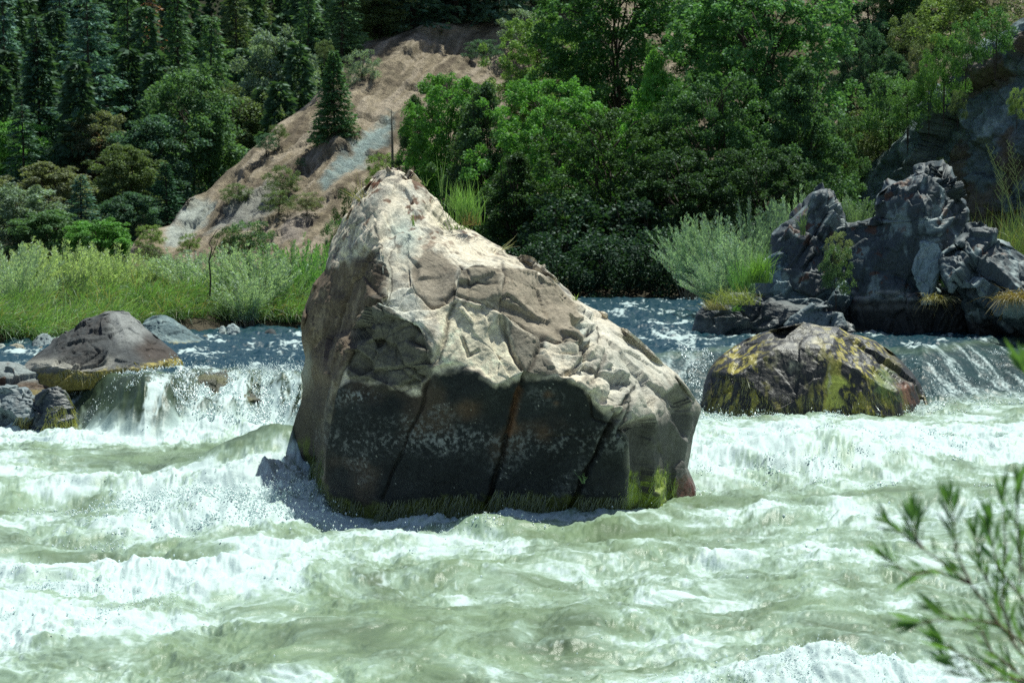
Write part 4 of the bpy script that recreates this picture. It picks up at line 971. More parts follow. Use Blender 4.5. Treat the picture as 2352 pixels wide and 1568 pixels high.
def c_sp(X, pu, pv, N):
    n1 = fbm3(X*0.25, 4); n2 = fbm3(X*1.1, 4, 0.6)
    g = (pu*0.72+pv*0.69)/60.0; al = (pu*0.69-pv*0.72)/60.0
    rn = fbm2(g*3+n1*0.8, al*0.35, 4, 0.6)
    c = np.array([0.285, 0.235, 0.165])*(1+0.6*n2+0.3*n1+0.4*rn)[:, None]
    c = mix(c, np.array([0.40, 0.335, 0.26]), (sstep(0.0, 0.3, rn)*0.8)[:, None])
    c = mix(c, np.array([0.15, 0.12, 0.09]), (sstep(0.05, 0.35, -rn+0.3*n2)*0.7)[:, None])
    wu = pu+16*n1+14*n2; wv = pv+16*n2
    for pl, col, a in [([(905, 275), (885, 330), (820, 385), (748, 440), (735, 430), (780, 380), (850, 315)], (0.26, 0.33, 0.32), .95),
                       ([(432, 452), (480, 448), (500, 470), (460, 505), (425, 540), (400, 575), (380, 560), (390, 510), (412, 475)], (0.38, 0.41, 0.37), .95),
                       ([(560, 455), (640, 440), (620, 490), (520, 530), (470, 540)], (0.27, 0.28, 0.26), .8), ([(650, 500), (720, 480), (690, 560), (640, 570)], (0.3, 0.26, 0.24), .6)]:
        c = mix(c, np.array(col)*(1+0.4*n2)[:, None], (pmask(wu, wv, pl, 10)*a)[:, None])
    veg = sstep(1150, 1350, pu)*sstep(2600, 1500, pu)+sstep(560, 640, pv)*0.5
    c = mix(c, np.array([0.12, 0.105, 0.06])*(1+0.6*n2)[:, None], (np.clip(sstep(1350, 1800, pu), 0, 1)*sstep(-0.3, 0.2, n2+n1)*0.9)[:, None])
    return np.clip(c, 0.01, 0.8)
spur, _, _, _ = ring_rock('scree_slope', SPO, SPC, thick=14, nr=330, nc=480, nb=50, edge_w=14, edge_r=1.0, disp=disp_sp, color=c_sp, mat=M_SOIL, smooth_n=6)
tag(spur, kind='structure')

# shaded rock bluff on the far right
CLO = [(y, x, 2760) for y, x in [(-140, 2640), (-60, 2490), (0, 2420), (20, 2392), (60, 2335), (100, 2270), (115, 2240), (180, 2180), (240, 2140), (270, 2105), (310, 2085), (350, 2040), (385, 2000), (405, 1965), (430, 1935), (470, 1900), (560, 1880)]]
CLC = [(2640, -140, 78), (2392, 20, 82), (2240, 115, 84), (2105, 270, 86), (1965, 405, 88), (1900, 470, 88), (1880, 560, 87), (2760, -140, 77), (2760, 200, 76), (2760, 560, 76), (2300, 300, 81.5), (2300, 480, 81), (2200, 400, 83.5), (2100, 480, 85), (2450, 300, 79.5), (2450, 100, 80), (2100, 560, 85), (2400, 560, 80)]
bl, _, _, _ = ring_rock('rock_bluff', CLO, CLC, thick=9, nr=220, nc=260, nb=40, edge_w=12, edge_r=0.8, smooth_n=4, mat=rock_mat('bluff_rock', 1.0, 0.9, 0.8, 0.2, False, 0.2),
      disp=lambda X, u, v: gen_disp(0.45, 0.8, 0.3, 0.9, 0.30)(X, u, v)*0.8,
      color=lambda X, pu, pv, N: mix(col_gen((0.27, 0.29, 0.29), pale=(0.52, 0.56, 0.55), var=0.6)(X*0.5, pu, pv, N), np.array([0.24, 0.18, 0.13]), (sstep(0.08, 0.3, fbm3(X*0.4+3, 4))*0.8)[:, None]))
tag(bl, 'shaded blue grey rock bluff rising behind the right outcrop', 'rock bluff')

# ================================================================== PLANTS: prototypes
rp = np.random.RandomState(21)
def rhomb(c, d, w, ln, wd, jit=0.0):
    """c centre base (n,3), d direction, w width direction -> leaf quads"""
    d = d/(np.linalg.norm(d, axis=1)[:, None]+1e-9)
    w = w-(w*d).sum(1)[:, None]*d; w /= np.linalg.norm(w, axis=1)[:, None]+1e-9
    ln = np.asarray(ln)[:, None]; wd = np.asarray(wd)[:, None]
    a = c; b = c+d*ln*0.45+w*wd*0.5; e = c+d*ln; f = c+d*ln*0.45-w*wd*0.5
    V = np.stack([a, b, e, f], 1).reshape(-1, 3)
    return V, np.arange(len(V)).reshape(-1, 4)
def rnd_dir(n): v = rp.normal(size=(n, 3)); return v/np.linalg.norm(v, axis=1)[:, None]
def leafmesh(name, V, Q, lum, mat, hue=None):
    n = len(V)//4
    c = np.ones((n, 3))*lum[:, None]
    if hue is not None: c = c*hue
    return mesh_np(name, V, Q, mat, False, {'Col': np.clip(np.repeat(c, 4, 0), 0, 4)})

def tube(pts, rad, seg=6):
    V, Fq = [], []
    for k, (p, r) in enumerate(zip(pts, rad)):
        p = np.array(p, float)
        q = np.array(pts[min(k+1, len(pts)-1)], float)-np.array(pts[max(k-1, 0)], float); q /= np.linalg.norm(q)+1e-9
        u = np.cross(q, [0.31, 0.95, 0.1]); u /= np.linalg.norm(u)+1e-9; v = np.cross(q, u)
        for s in range(seg):
            a = 2*math.pi*s/seg; V.append(p+(u*math.cos(a)+v*math.sin(a))*r)
    for k in range(len(pts)-1):
        for s in range(seg):
            Fq.append((k*seg+s, k*seg+(s+1) % seg, (k+1)*seg+(s+1) % seg, (k+1)*seg+s))
    return np.array(V), np.array(Fq)
def tubes(name, L_, mat, seg=5):
    Vs, Fs, o = [], [], 0
    for pts, rad in L_:
        V, Fq = tube(pts, rad, seg); Vs.append(V); Fs.append(Fq+o); o += len(V)
    return mesh_np(name, np.vstack(Vs), np.vstack(Fs), mat, True)

def conifer(h=16, r=2.6, levels=46, per=6, cards=20, z0=0.08, droop=0.25, card=0.42, gap=0.0, power=0.8, irr=0.3, dead=False):
    Cn, Dn, Ls, Lum = [], [], [], []
    br = [([(0, 0, -2), (0.05, 0, h*0.35), (0, 0.05, h*0.7), (0, 0, h)], [0.024*h*0.55, 0.02*h*0.5, 0.011*h*0.5, 0.02])]
    for k in range(levels):
        f = z0+(1-z0)*((k+rp.uniform(-.3, .3))/levels); f = min(max(f, z0), 0.995)
        if gap and rp.uniform() < gap: continue
        R = r*(1-f)**power*(0.75+0.25*math.sin(min(1, (f-z0)*8+0.5)*1.5))
        for a in rp.uniform(0, 2*math.pi, per):
            Lb = (R+0.12)*(1-irr+2*irr*rp.uniform()*0.9)
            z = f*h+rp.uniform(-.15, .15)
            nc = max(5, int(cards*Lb/r*1.5)+3)
            s = rp.uniform(0.12, 1.0, nc)**0.75
            dirv = np.array([math.cos(a), math.sin(a), 0.0]); side = np.array([-math.sin(a), math.cos(a), 0])
            pos = dirv*(Lb*s)[:, None]; pos[:, 2] = z-droop*Lb*s**1.5+0.12*Lb*s**3
            lat = rp.normal(size=nc)*0.16*Lb*(1-0.4*s)
            pos += side*lat[:, None]; pos[:, 2] -= np.abs(lat)*0.35+rp.uniform(0, 0.12, nc)
            d = dirv*(0.6+0.3*rp.uniform(size=(nc, 1)))+side*(np.sign(lat)*rp.uniform(0.2, 1.0, nc))[:, None]
            d[:, 2] += rp.uniform(-0.55, 0.12, nc)
            Cn.append(pos); Dn.append(d); Ls.append(card*rp.uniform(0.6, 1.25, nc)); Lum.append(rp.uniform(0.75, 1.25, nc)*(0.9+0.25*s))
            if (dead or (k % 2 == 0 and rp.uniform() < 0.5)):
                e = dirv*Lb*(0.95 if dead else 0.8)
                br.append(([(0, 0, z), tuple(e*0.5+np.array([0, 0, z-droop*Lb*0.35])), tuple(e+np.array([0, 0, z-droop*Lb]))], [0.05 if not dead else 0.035, 0.03, 0.01]))
    C_ = np.vstack(Cn); D_ = np.vstack(Dn); Ls = np.concatenate(Ls)
    V, Q = rhomb(C_, D_, rnd_dir(len(C_))*np.array([1, 1, 0.35]), Ls, Ls*0.38)
    return leafmesh('conifer_crown', V, Q, np.concatenate(Lum), M_NEEDLE), tubes('conifer_trunk', br, M_BARK)

def broad(h=10, r=3.0, nclump=110, nleaf=300, leaf=0.12, base=0.12, clr=0.75, flat=0.55, shape='egg', droop=0.0, mat=None, stems=3, jut=0.25):
    mat = mat or M_LEAF
    Cn, Lum, Dn = [], [], []; br = []
    for s in range(stems):
        a = rp.uniform(0, 6.28); k = 0.12*r
        br.append(([(0, 0, -1.5), (k*math.cos(a), k*math.sin(a), h*0.3), (2.2*k*math.cos(a+.4), 2.2*k*math.sin(a+.4), h*0.62), (2.6*k*math.cos(a), 2.6*k*math.sin(a), h*0.9)], [0.013*h, 0.009*h, 0.005*h, 0.01]))
    for k in range(nclump):
        f = base+(1-base)*rp.beta(1.25, 1.15)
        if shape == 'egg': R = r*(math.sin(math.pi*min(1, (0.16+0.84*(1-f)**0.9)))**0.55 if f > 0.45 else 0.92+0.08*math.sin(f*9))
        elif shape == 'cone': R = r*(1-f)**0.7*1.1+0.15
        else: R = r*math.sqrt(max(0.02, 1-(2*(f-base)/(1-base)-1)**2))
        a = rp.uniform(0, 2*math.pi); q = rp.uniform(0.25, 1)**0.5
        rr = R*q*(1+jut*rp.normal()*0.6)
        c = np.array([rr*math.cos(a), rr*math.sin(a), f*h*(0.98)-droop*q*q])
        cr = clr*rp.uniform(0.6, 1.25)*(1.1-0.45*f)
        m = int(nleaf*(cr/clr)**1.6)
        u = rnd_dir(m)*(rp.uniform(0.15, 1, m)**0.45)[:, None]
        u[:, 2] *= flat
        # sprays: lobed outline
        ph = rp.uniform(0, 6.28, 3); an = np.arctan2(u[:, 1], u[:, 0])
        lob = 1+0.28*np.sin(3*an+ph[0])+0.18*np.sin(7*an+ph[1])
        u[:, :2] *= lob[:, None]
        p = c+u*cr; p[:, 2] -= 0.22*cr*(u[:, 0]**2+u[:, 1]**2)
        Cn.append(p); Lum.append(np.full(m, rp.uniform(0.75, 1.25))*rp.uniform(0.75, 1.25, m))
        d = rnd_dir(m)*0.8+np.array([math.cos(a), math.sin(a), -0.25]); Dn.append(d)
        if k % 6 == 0:
            br.append(([(0.1*c[0], 0.1*c[1], max(0.3, c[2]-0.45*rr-0.2*h*0.3)), tuple(c*np.array([0.6, 0.6, 1])-np.array([0, 0, 0.3])), tuple(c)], [0.004*h, 0.0025*h, 0.006]))
    C_ = np.vstack(Cn); D_ = np.vstack(Dn); n = len(C_)
    ls = leaf*rp.uniform(0.7, 1.35, n)
    V, Q = rhomb(C_, D_, rnd_dir(n)*np.array([1, 1, 0.5]), ls, ls*0.75)
    return leafmesh('broad_crown', V, Q, np.concatenate(Lum), mat), tubes('broad_trunk', br, M_BARK)

def willow(h=1.9, r=0.9, nst=42, nl=150, ll=0.085, lw=0.2, spread=0.55):
    Cn, Dn, Lum = [], [], []; br = []
    for k in range(nst):
        a = rp.uniform(0, 6.28); lean = rp.uniform(0, 1)**0.7*spread; hh = h*rp.uniform(0.55, 1.05)*(1-0.35*lean)
        b0 = np.array([math.cos(a+1), math.sin(a+1), 0])*rp.uniform(0, 0.3)*r
        t = rp.uniform(0.12, 1, nl)
        ax = b0+np.array([math.cos(a), math.sin(a), 0])*(r*lean*1.4*t**1.3)[:, None]; ax[:, 2] = hh*t
        off = rnd_dir(nl)*(0.05+0.20*(1-t))[:, None]*r*0.55
        Cn.append(ax+off*np.array([1, 1, 0.7]))
        d = rnd_dir(nl)*0.6+np.array([math.cos(a)*0.4, math.sin(a)*0.4, 0.75]); Dn.append(d); Lum.append(rp.uniform(0.75, 1.3, nl)*rp.uniform(0.85, 1.15))
        if k % 2 == 0: br.append(([tuple(b0-np.array([0, 0, .3])), tuple(b0+np.array([math.cos(a)*r*lean*0.5, math.sin(a)*r*lean*0.5, hh*0.5])), tuple(b0+np.array([math.cos(a)*r*lean*1.4, math.sin(a)*r*lean*1.4, hh*1.02]))], [0.012, 0.008, 0.003]))
    C_ = np.vstack(Cn); D_ = np.vstack(Dn); ls = ll*rp.uniform(0.7, 1.3, len(C_))
    V, Q = rhomb(C_, D_, rnd_dir(len(C_)), ls, ls*lw)
    return leafmesh('willow_foliage', V, Q, np.concatenate(Lum), M_WILLOW), tubes('willow_stems', br, M_BARKPALE, 4)

PROTO = {
 'fir': (conifer(16, 2.9, 52, 7, 20, 0.06, 0.30, 0.46), 16, 2.9),
 'fir2': (conifer(16, 3.2, 44, 6, 22, 0.05, 0.40, 0.50, 0.08, 0.7, 0.4), 16, 3.2),
 'pine': (conifer(16, 3.0, 30, 6, 26, 0.30, 0.10, 0.46, 0.22, 0.5, 0.5), 16, 3.0),
 'young': (conifer(6, 1.5, 44, 10, 24, 0.03, 0.22, 0.24, 0.0, 0.85, 0.18), 6, 1.5),
 'dead': (conifer(9, 1.3, 30, 4, 5, 0.10, 0.25, 0.22, 0.1, 0.7, 0.5, True), 9, 1.3),
 'alder': (broad(10, 2.9, 330, 270, 0.135, 0.06, 0.62, 0.6, 'egg', 0.5, jut=0.4), 10, 2.9),
 'alder2': (broad(10, 3.2, 310, 280, 0.13, 0.04, 0.62, 0.55, 'cone', 0.7, jut=0.5), 10, 3.0),
 'alder3': (broad(10, 3.4, 350, 250, 0.135, 0.05, 0.56, 0.65, 'egg', 0.3, jut=0.55), 10, 3.3),
 'oak': (broad(12, 4.0, 190, 300, 0.24, 0.06, 1.15, 0.7, 'egg', 0.2, stems=2), 12, 4.0),
 'oak2': (broad(12, 3.6, 160, 270, 0.23, 0.10, 1.0, 0.6, 'round', 0.2, stems=2, jut=0.5), 12, 3.6),
 'bush': (broad(2.2, 1.2, 60, 170, 0.085, 0.0, 0.36, 0.75, 'egg', 0.1, stems=4, jut=0.4), 2.2, 1.25),
 'willow': (willow(1.9, 0.9, 60, 190, 0.085, 0.22, 0.7), 1.9, 1.0),
 'willow2': (willow(1.9, 1.1, 70, 190, 0.08, 0.26, 0.95), 1.9, 1.15),
}
PN = {'fir': ('conifer_tree', 'conifer'), 'fir2': ('conifer_tree', 'conifer'), 'pine': ('pine_tree', 'pine'), 'young': ('conifer_tree', 'conifer'), 'dead': ('dead_tree', 'dead tree'),
      'alder': ('broadleaf_tree', 'tree'), 'alder2': ('broadleaf_tree', 'tree'), 'alder3': ('broadleaf_tree', 'tree'), 'oak': ('broadleaf_tree', 'tree'), 'oak2': ('broadleaf_tree', 'tree'),
      'bush': ('bush', 'bush'), 'willow': ('willow_shrub', 'willow'), 'willow2': ('willow_shrub', 'willow')}
def plant(kind, px, top, base, wpx, D, color, label, group=None, rz=None, lean=0.0):
    (cm, tm), H, R = PROTO[kind]
    p = P(px, base, D); q = P(px, top, D)
    s = float(q[2]-p[2])/H; sw = (wpx/F_PX*D/2)/R
    nm, cat = PN[kind]
    e = empty(nm, tuple(p), rp.uniform(0, 6.28) if rz is None else rz, (sw, sw, s))
    e.rotation_euler = (rp.uniform(-.03, .03)+lean*0.0, lean, rp.uniform(0, 6.28)) if lean else (rp.uniform(-.03, .03), rp.uniform(-.03, .03), e.rotation_euler[2])
    woody = 'trunk' if cat not in ('bush', 'willow') else 'stems'
    t = link(woody, tm, e); c = link('crown' if woody == 'trunk' else 'foliage', cm, e)
    tn = (0.95, 0.95, 1.22) if cat in ('tree', 'conifer', 'pine', 'bush') else (1, 1, 1)
    c.color = tuple(a*b*1.3 for a, b in zip(color, tn))+(1,)
    tag(e, label, cat, group)
    return e
# ================================================================== TREES
G_BLUE = (0.115, 0.215, 0.135); G_DARK = (0.08, 0.155, 0.08); G_MID = (0.11, 0.20, 0.075); G_OLIVE = (0.13, 0.18, 0.065)
G_BRIGHT = (0.13, 0.29, 0.06); G_YEL = (0.18, 0.26, 0.07); G_SAGE = (0.20, 0.27, 0.16); G_RED = (0.24, 0.12, 0.07); G_MAD = (0.19, 0.215, 0.10)
WF = 'trees of the forest on the far left slope'
FOREST = [
 ('pine', 215, -60, 480, 150, 0, G_BLUE, 'tall blue green pine with a bare dark trunk showing, upper left', 0),
 ('fir', 95, 30, 470, 135, 0, G_DARK, 'dark conifer directly left of the tall blue green pine', -2),
 ('fir2', 20, -80, 420, 140, 6, G_BLUE, 'hazy conifer filling the upper left corner', 4),
 ('fir', 150, -60, 330, 110, 8, G_BLUE, 'conifer behind the tall pine, just left of its top', 6),
 ('fir2', 300, -80, 400, 130, 6, G_MID, 'mid green conifer just right of the tall pine top', 3),
 ('dead', 362, -30, 330, 90, 2, G_RED, 'dead conifer with rusty red needles near the top of the photo', 0),
 ('fir', 410, -60, 380, 130, 4, G_MID, 'green conifer right of the rusty dead conifer', 4),
 ('fir2', 480, 20, 400, 140, 3, G_MID, 'conifer with layered boughs above the round topped trees', 2),
 ('fir', 545, -80, 330, 120, 6, G_OLIVE, 'olive conifer at the top edge left of the pale oak', 6),
 ('oak', 640, 60, 390, 150, 0, G_SAGE, 'pale sage green broadleaf tree standing out in the dark forest', -4),
 ('fir', 600, -90, 260, 110, 8, G_OLIVE, 'olive conifer above the pale sage tree', 8),
 ('fir2', 705, -60, 320, 120, 4, G_MID, 'conifer right of the pale sage tree at the top', 4),
 ('fir', 690, 130, 330, 80, 0, G_DARK, 'small dark conifer between the pale sage tree and the scree edge', -3),
 ('oak', 440, 150, 480, 190, -8, G_MID, 'big round topped dark green tree left of the scree', -8),
 ('oak', 560, 190, 420, 170, -6, G_OLIVE, 'round grey green tree overhanging the scree edge', -8),
 ('oak2', 520, 110, 330, 150, 0, G_MID, 'tree crown between the two round topped trees and above them', 0),
 ('oak2', 350, 260, 520, 170, -4, G_DARK, 'shadowy round tree left of the big round topped tree', -4),
 ('fir', 385, 370, 560, 100, -16, (0.05, 0.12, 0.055), 'young bright green conifer just left of the bare rock toe', -18),
 ('oak2', 225, 250, 470, 120, -6, G_MAD, 'yellowish madrone tree below the tall pine', -8),
 ('oak2', 290, 330, 530, 140, -8, G_OLIVE, 'olive bushy tree right of the yellowish madrone', -9),
 ('dead', 222, 300, 460, 60, -9, G_RED, 'slim dead tree with red brown twigs in front of the madrone', -12),
 ('oak2', 120, 370, 560, 170, -10, G_MAD, 'spreading madrone with orange tinted leaves, lower left forest', -12),
 ('fir', 190, 400, 590, 110, -14, G_BLUE, 'blue green young conifer right of the spreading madrone', -16),
 ('oak', 20, 270, 470, 140, -8, G_BRIGHT, 'bright green tree at the left edge, halfway up the forest', -9),
 ('oak', 30, 420, 620, 170, -16, G_SAGE, 'grey green bushy tree at the left edge above the willows', -18),
 ('oak2', 110, 480, 620, 150, -18, G_MID, 'low green tree above the yellowish willows on the left', -20),
 ('oak', 230, 500, 620, 130, -20, G_BRIGHT, 'low bright green tree at the foot of the forest, right end', -22),
 ('oak2', 300, 440, 590, 120, -14, G_DARK, 'dark tree just left of the bare rock toe, behind the young conifer', -14),
 ('oak', 165, 300, 500, 120, 0, G_DARK, 'dark tree in the shade between the pine trunk and the left edge', -1),
 ('fir2', 60, 230, 520, 130, 0, G_DARK, 'conifer in shade below the dark conifer, far left', -1),
 ('fir', 285, 160, 470, 110, 2, G_DARK, 'slim dark conifer right of the pine trunk', 1),
 ('fir', 345, 120, 400, 100, 3, G_DARK, 'dark narrow conifer below the rusty dead conifer', 2),
]
for k, px, top, base, w_, dz, col, lab, dd in FOREST:
    plant(k, px, top, base, w_*1.15, D_far(px, base)+dd, col, lab, WF)
LG = 'trees on the upper lip of the scree slope'
for k, px, top, base, w_, D, col, lab in [
 ('fir', 785, -120, 150, 120, 112, G_MID, 'conifer above the top of the scree at its left corner'),
 ('oak2', 865, -30, 100, 150, 115, G_OLIVE, 'round olive tree standing on the upper left lip of the scree'),
 ('fir', 950, -620, 85, 230, 117, G_DARK, 'very dark conifer above the scree lip'),
 ('fir2', 1045, -700, 72, 250, 118.5, G_DARK, 'dark conifer right of centre on the scree lip, shading it'),
 ('fir2', 1140, -720, 45, 250, 120, G_DARK, 'dark conifer at the right end of the scree lip'),
 ('oak', 1000, -260, 80, 210, 121, G_DARK, 'shadowy round tree between the dark conifers of the scree lip'),
 ('oak', 1230, -330, 25, 240, 123, G_MID, 'tree cut off by the top edge, right of the scree lip'),
 ('fir', 890, -260, 100, 130, 120, G_MID, 'conifer behind the round olive tree of the scree lip')]:
    plant(k, px, top, base, w_, D, col, lab, LG)
# the wood behind them, one mass
fn, fv = [], []
bx_, by_ = [], []
rq = np.random.RandomState(77)
def mass(name, spots, label, h, r, n, color, cardl):
    Cn, Dn = [], []; L_ = []
    for x, y, z in spots:
        hh = h*rq.uniform(0.7, 1.2); m = n
        f = rq.uniform(0.02, 1, m); a = rq.uniform(0, 6.28, m)
        R = r*(1-f)**0.8*(0.5+0.5*rq.uniform(size=m)**0.4)*(0.8+0.25*np.sin(f*60+a*2))+0.1
        Cn.append(np.stack([x+R*np.cos(a), y+R*np.sin(a), z+f*hh-0.2*R], 1)); Dn.append(np.stack([np.cos(a), np.sin(a), rq.uniform(-.7, .1, m)], 1)); L_.append(rq.uniform(0.6, 1.3, m)*rq.uniform(0.8, 1.2))
    C_ = np.vstack(Cn); D_ = np.vstack(Dn); ls = cardl*rq.uniform(0.6, 1.3, len(C_))
    V, Q = rhomb(C_, D_, rnd_dir(len(C_)), ls, ls*0.45)
    o = link(name, leafmesh(name, V, Q, np.concatenate(L_), M_NEEDLE)); o.color = tuple(color)+(1,)
    tag(o, label, 'forest', kind='stuff')
sp_ = []
for _ in range(150):
    px = rq.uniform(-350, 900); py = rq.uniform(-40, 540)
    D = D_far(px, py)+rq.uniform(4, 14); p = P(px, py, D); sp_.append((p[0], p[1], p[2]))
for _ in range(110):
    px = rq.uniform(-500, 2600); py = rq.uniform(-330, -40)
    D = D_far(px, py)+rq.uniform(4, 14); p = P(px, py, D); sp_.append((p[0], p[1], p[2]))
mass('distant_wood', sp_, 'dense dark conifer wood covering the far slope', 13, 2.6, 1500, G_DARK, 0.75)

# trees and bushes on the bare spur
SG = 'bushes on the bare scree slope'
plant('young', 770, 115, 330, 112, spur_d(770, 330)-0.5, (0.08, 0.17, 0.055), 'dense young conifer standing alone on the scree slope')
for k, px, top, base, w_, col, lab in [
    ('bush', 650, 378, 440, 70, G_OLIVE, 'round olive bush in the middle of the scree slope'),
    ('bush', 640, 436, 480, 62, G_OLIVE, 'low brownish bush right below the round olive bush'),
    ('bush', 545, 420, 462, 66, G_OLIVE, 'flat bush under the tan ledge on the left of the scree'),
    ('bush', 830, 112, 190, 70, G_SAGE, 'pale open bush near the top left of the scree'),
    ('bush', 640, 285, 318, 40, G_OLIVE, 'small bush on the scree edge under the overhanging tree'),
    ('bush', 612, 305, 340, 50, G_DARK, 'dark little bush at the left lip of the scree'),
    ('bush', 705, 440, 480, 60, G_MAD, 'dry brown bush right of centre on the lower scree'),
    ('bush', 570, 505, 585, 100, G_MID, 'green bush at the foot of the scree above the grey green willows'),
    ('bush', 530, 520, 590, 70, G_OLIVE, 'olive bush at the foot of the scree, left of the green one'),
    ('bush', 435, 535, 575, 40, G_YEL, 'yellow green bush against the pale rock toe'),
    ('bush', 345, 515, 560, 60, G_YEL, 'yellowish bush on the dark toe of the slope'),
    ('bush', 345, 560, 600, 50, G_OLIVE, 'olive bush at the very foot of the dark toe'),
    ('bush', 690, 362, 380, 22, G_DARK, 'tiny dark shrub on the scree above the round olive bush'),
    ('bush', 810, 430, 590, 70, (0.07, 0.11, 0.04), 'upright green bush directly left of the top of the central boulder'),
    ('bush', 775, 500, 610, 60, G_MID, 'dark green bush tucked behind the left shoulder of the central boulder'),
    ('bush', 880, 350, 420, 70, G_YEL, 'light green bush by the thin dead snag'),
    ('bush', 745, 90, 130, 40, G_OLIVE, 'small bush above the dense young conifer'),
    ('bush', 1215, 20, 100, 110, G_SAGE, 'pale sage bush on the upper scree left of the tall green trees'),
    ('bush', 1110, 90, 130, 70, G_DARK, 'dark bush in the shadowed upper scree'),
    ]:
    plant(k, px, top, base, w_, spur_d(px, base)-1.0, col, lab, SG)
# thin snag
Ds = spur_d(903, 400)-3
p0 = P(903, 400, Ds); p1 = P(899, 252, Ds)
br = [([tuple(p0-np.array([0, 0, 1])), tuple(mix(p0, p1, 0.5)), tuple(p1)], [0.07, 0.05, 0.012])]
for k in range(14):
    t = rq.uniform(0.15, 0.95); a = rq.uniform(0, 6.28); q = mix(p0, p1, t); L_ = 0.28*(1-t)+0.06
    br.append(([tuple(q), tuple(q+np.array([math.cos(a)*L_, math.sin(a)*L_, rq.uniform(-.05, .1)]))], [0.012, 0.004]))
tag(link('dead_snag', tubes('dead_snag', br, M_BARKPALE)), 'thin bare dead snag standing above the top of the central boulder', 'dead tree')

# tall green trees behind the river, right of centre
AG = 'tall riverside trees right of centre'
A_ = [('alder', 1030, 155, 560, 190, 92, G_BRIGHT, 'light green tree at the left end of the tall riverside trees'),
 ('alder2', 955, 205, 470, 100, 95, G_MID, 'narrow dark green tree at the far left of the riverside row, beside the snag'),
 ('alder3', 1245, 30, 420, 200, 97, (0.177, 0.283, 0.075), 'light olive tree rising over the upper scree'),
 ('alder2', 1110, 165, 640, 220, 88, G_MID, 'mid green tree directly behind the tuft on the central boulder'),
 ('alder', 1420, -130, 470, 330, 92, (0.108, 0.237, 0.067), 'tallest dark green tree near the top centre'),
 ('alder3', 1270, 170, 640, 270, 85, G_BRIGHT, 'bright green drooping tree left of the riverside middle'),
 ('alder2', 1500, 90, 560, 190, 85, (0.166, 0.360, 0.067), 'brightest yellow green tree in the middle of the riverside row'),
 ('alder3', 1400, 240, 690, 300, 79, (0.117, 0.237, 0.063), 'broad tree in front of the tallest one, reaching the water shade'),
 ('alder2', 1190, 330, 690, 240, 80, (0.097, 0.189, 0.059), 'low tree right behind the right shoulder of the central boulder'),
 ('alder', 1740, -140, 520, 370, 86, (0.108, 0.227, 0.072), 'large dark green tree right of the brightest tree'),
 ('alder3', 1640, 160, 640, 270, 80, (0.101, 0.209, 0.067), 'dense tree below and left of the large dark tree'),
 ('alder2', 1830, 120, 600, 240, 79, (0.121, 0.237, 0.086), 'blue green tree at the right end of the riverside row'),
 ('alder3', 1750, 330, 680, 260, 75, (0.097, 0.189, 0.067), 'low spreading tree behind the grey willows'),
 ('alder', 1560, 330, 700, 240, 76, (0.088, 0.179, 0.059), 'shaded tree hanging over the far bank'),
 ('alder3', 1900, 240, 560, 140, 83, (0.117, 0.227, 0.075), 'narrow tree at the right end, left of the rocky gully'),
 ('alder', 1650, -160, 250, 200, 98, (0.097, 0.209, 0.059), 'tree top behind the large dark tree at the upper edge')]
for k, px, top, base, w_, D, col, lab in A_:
    plant(k, px, top, base, w_*0.98, D, tuple(c_*(0.95 if 'bright' in lab or 'light' in lab else 0.5 if ('low' in lab.split() or 'shade' in lab or 'shaded' in lab) else 0.72) for c_ in col), lab, AG)  # low and shaded trees: shade put into the leaf colour by darkening it
DG = 'dark bushes hanging over the shaded far bank'
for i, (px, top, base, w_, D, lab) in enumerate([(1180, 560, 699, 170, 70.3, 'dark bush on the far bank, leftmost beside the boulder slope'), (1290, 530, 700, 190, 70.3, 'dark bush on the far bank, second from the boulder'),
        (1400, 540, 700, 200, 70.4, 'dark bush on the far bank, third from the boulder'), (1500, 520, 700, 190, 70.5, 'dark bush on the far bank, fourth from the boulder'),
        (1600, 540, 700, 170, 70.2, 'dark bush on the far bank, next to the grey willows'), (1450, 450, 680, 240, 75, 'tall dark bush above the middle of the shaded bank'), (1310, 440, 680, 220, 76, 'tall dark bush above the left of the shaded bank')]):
    plant('bush', px, top, base, w_*1.15, D, (0.026, 0.058, 0.026), lab, DG)

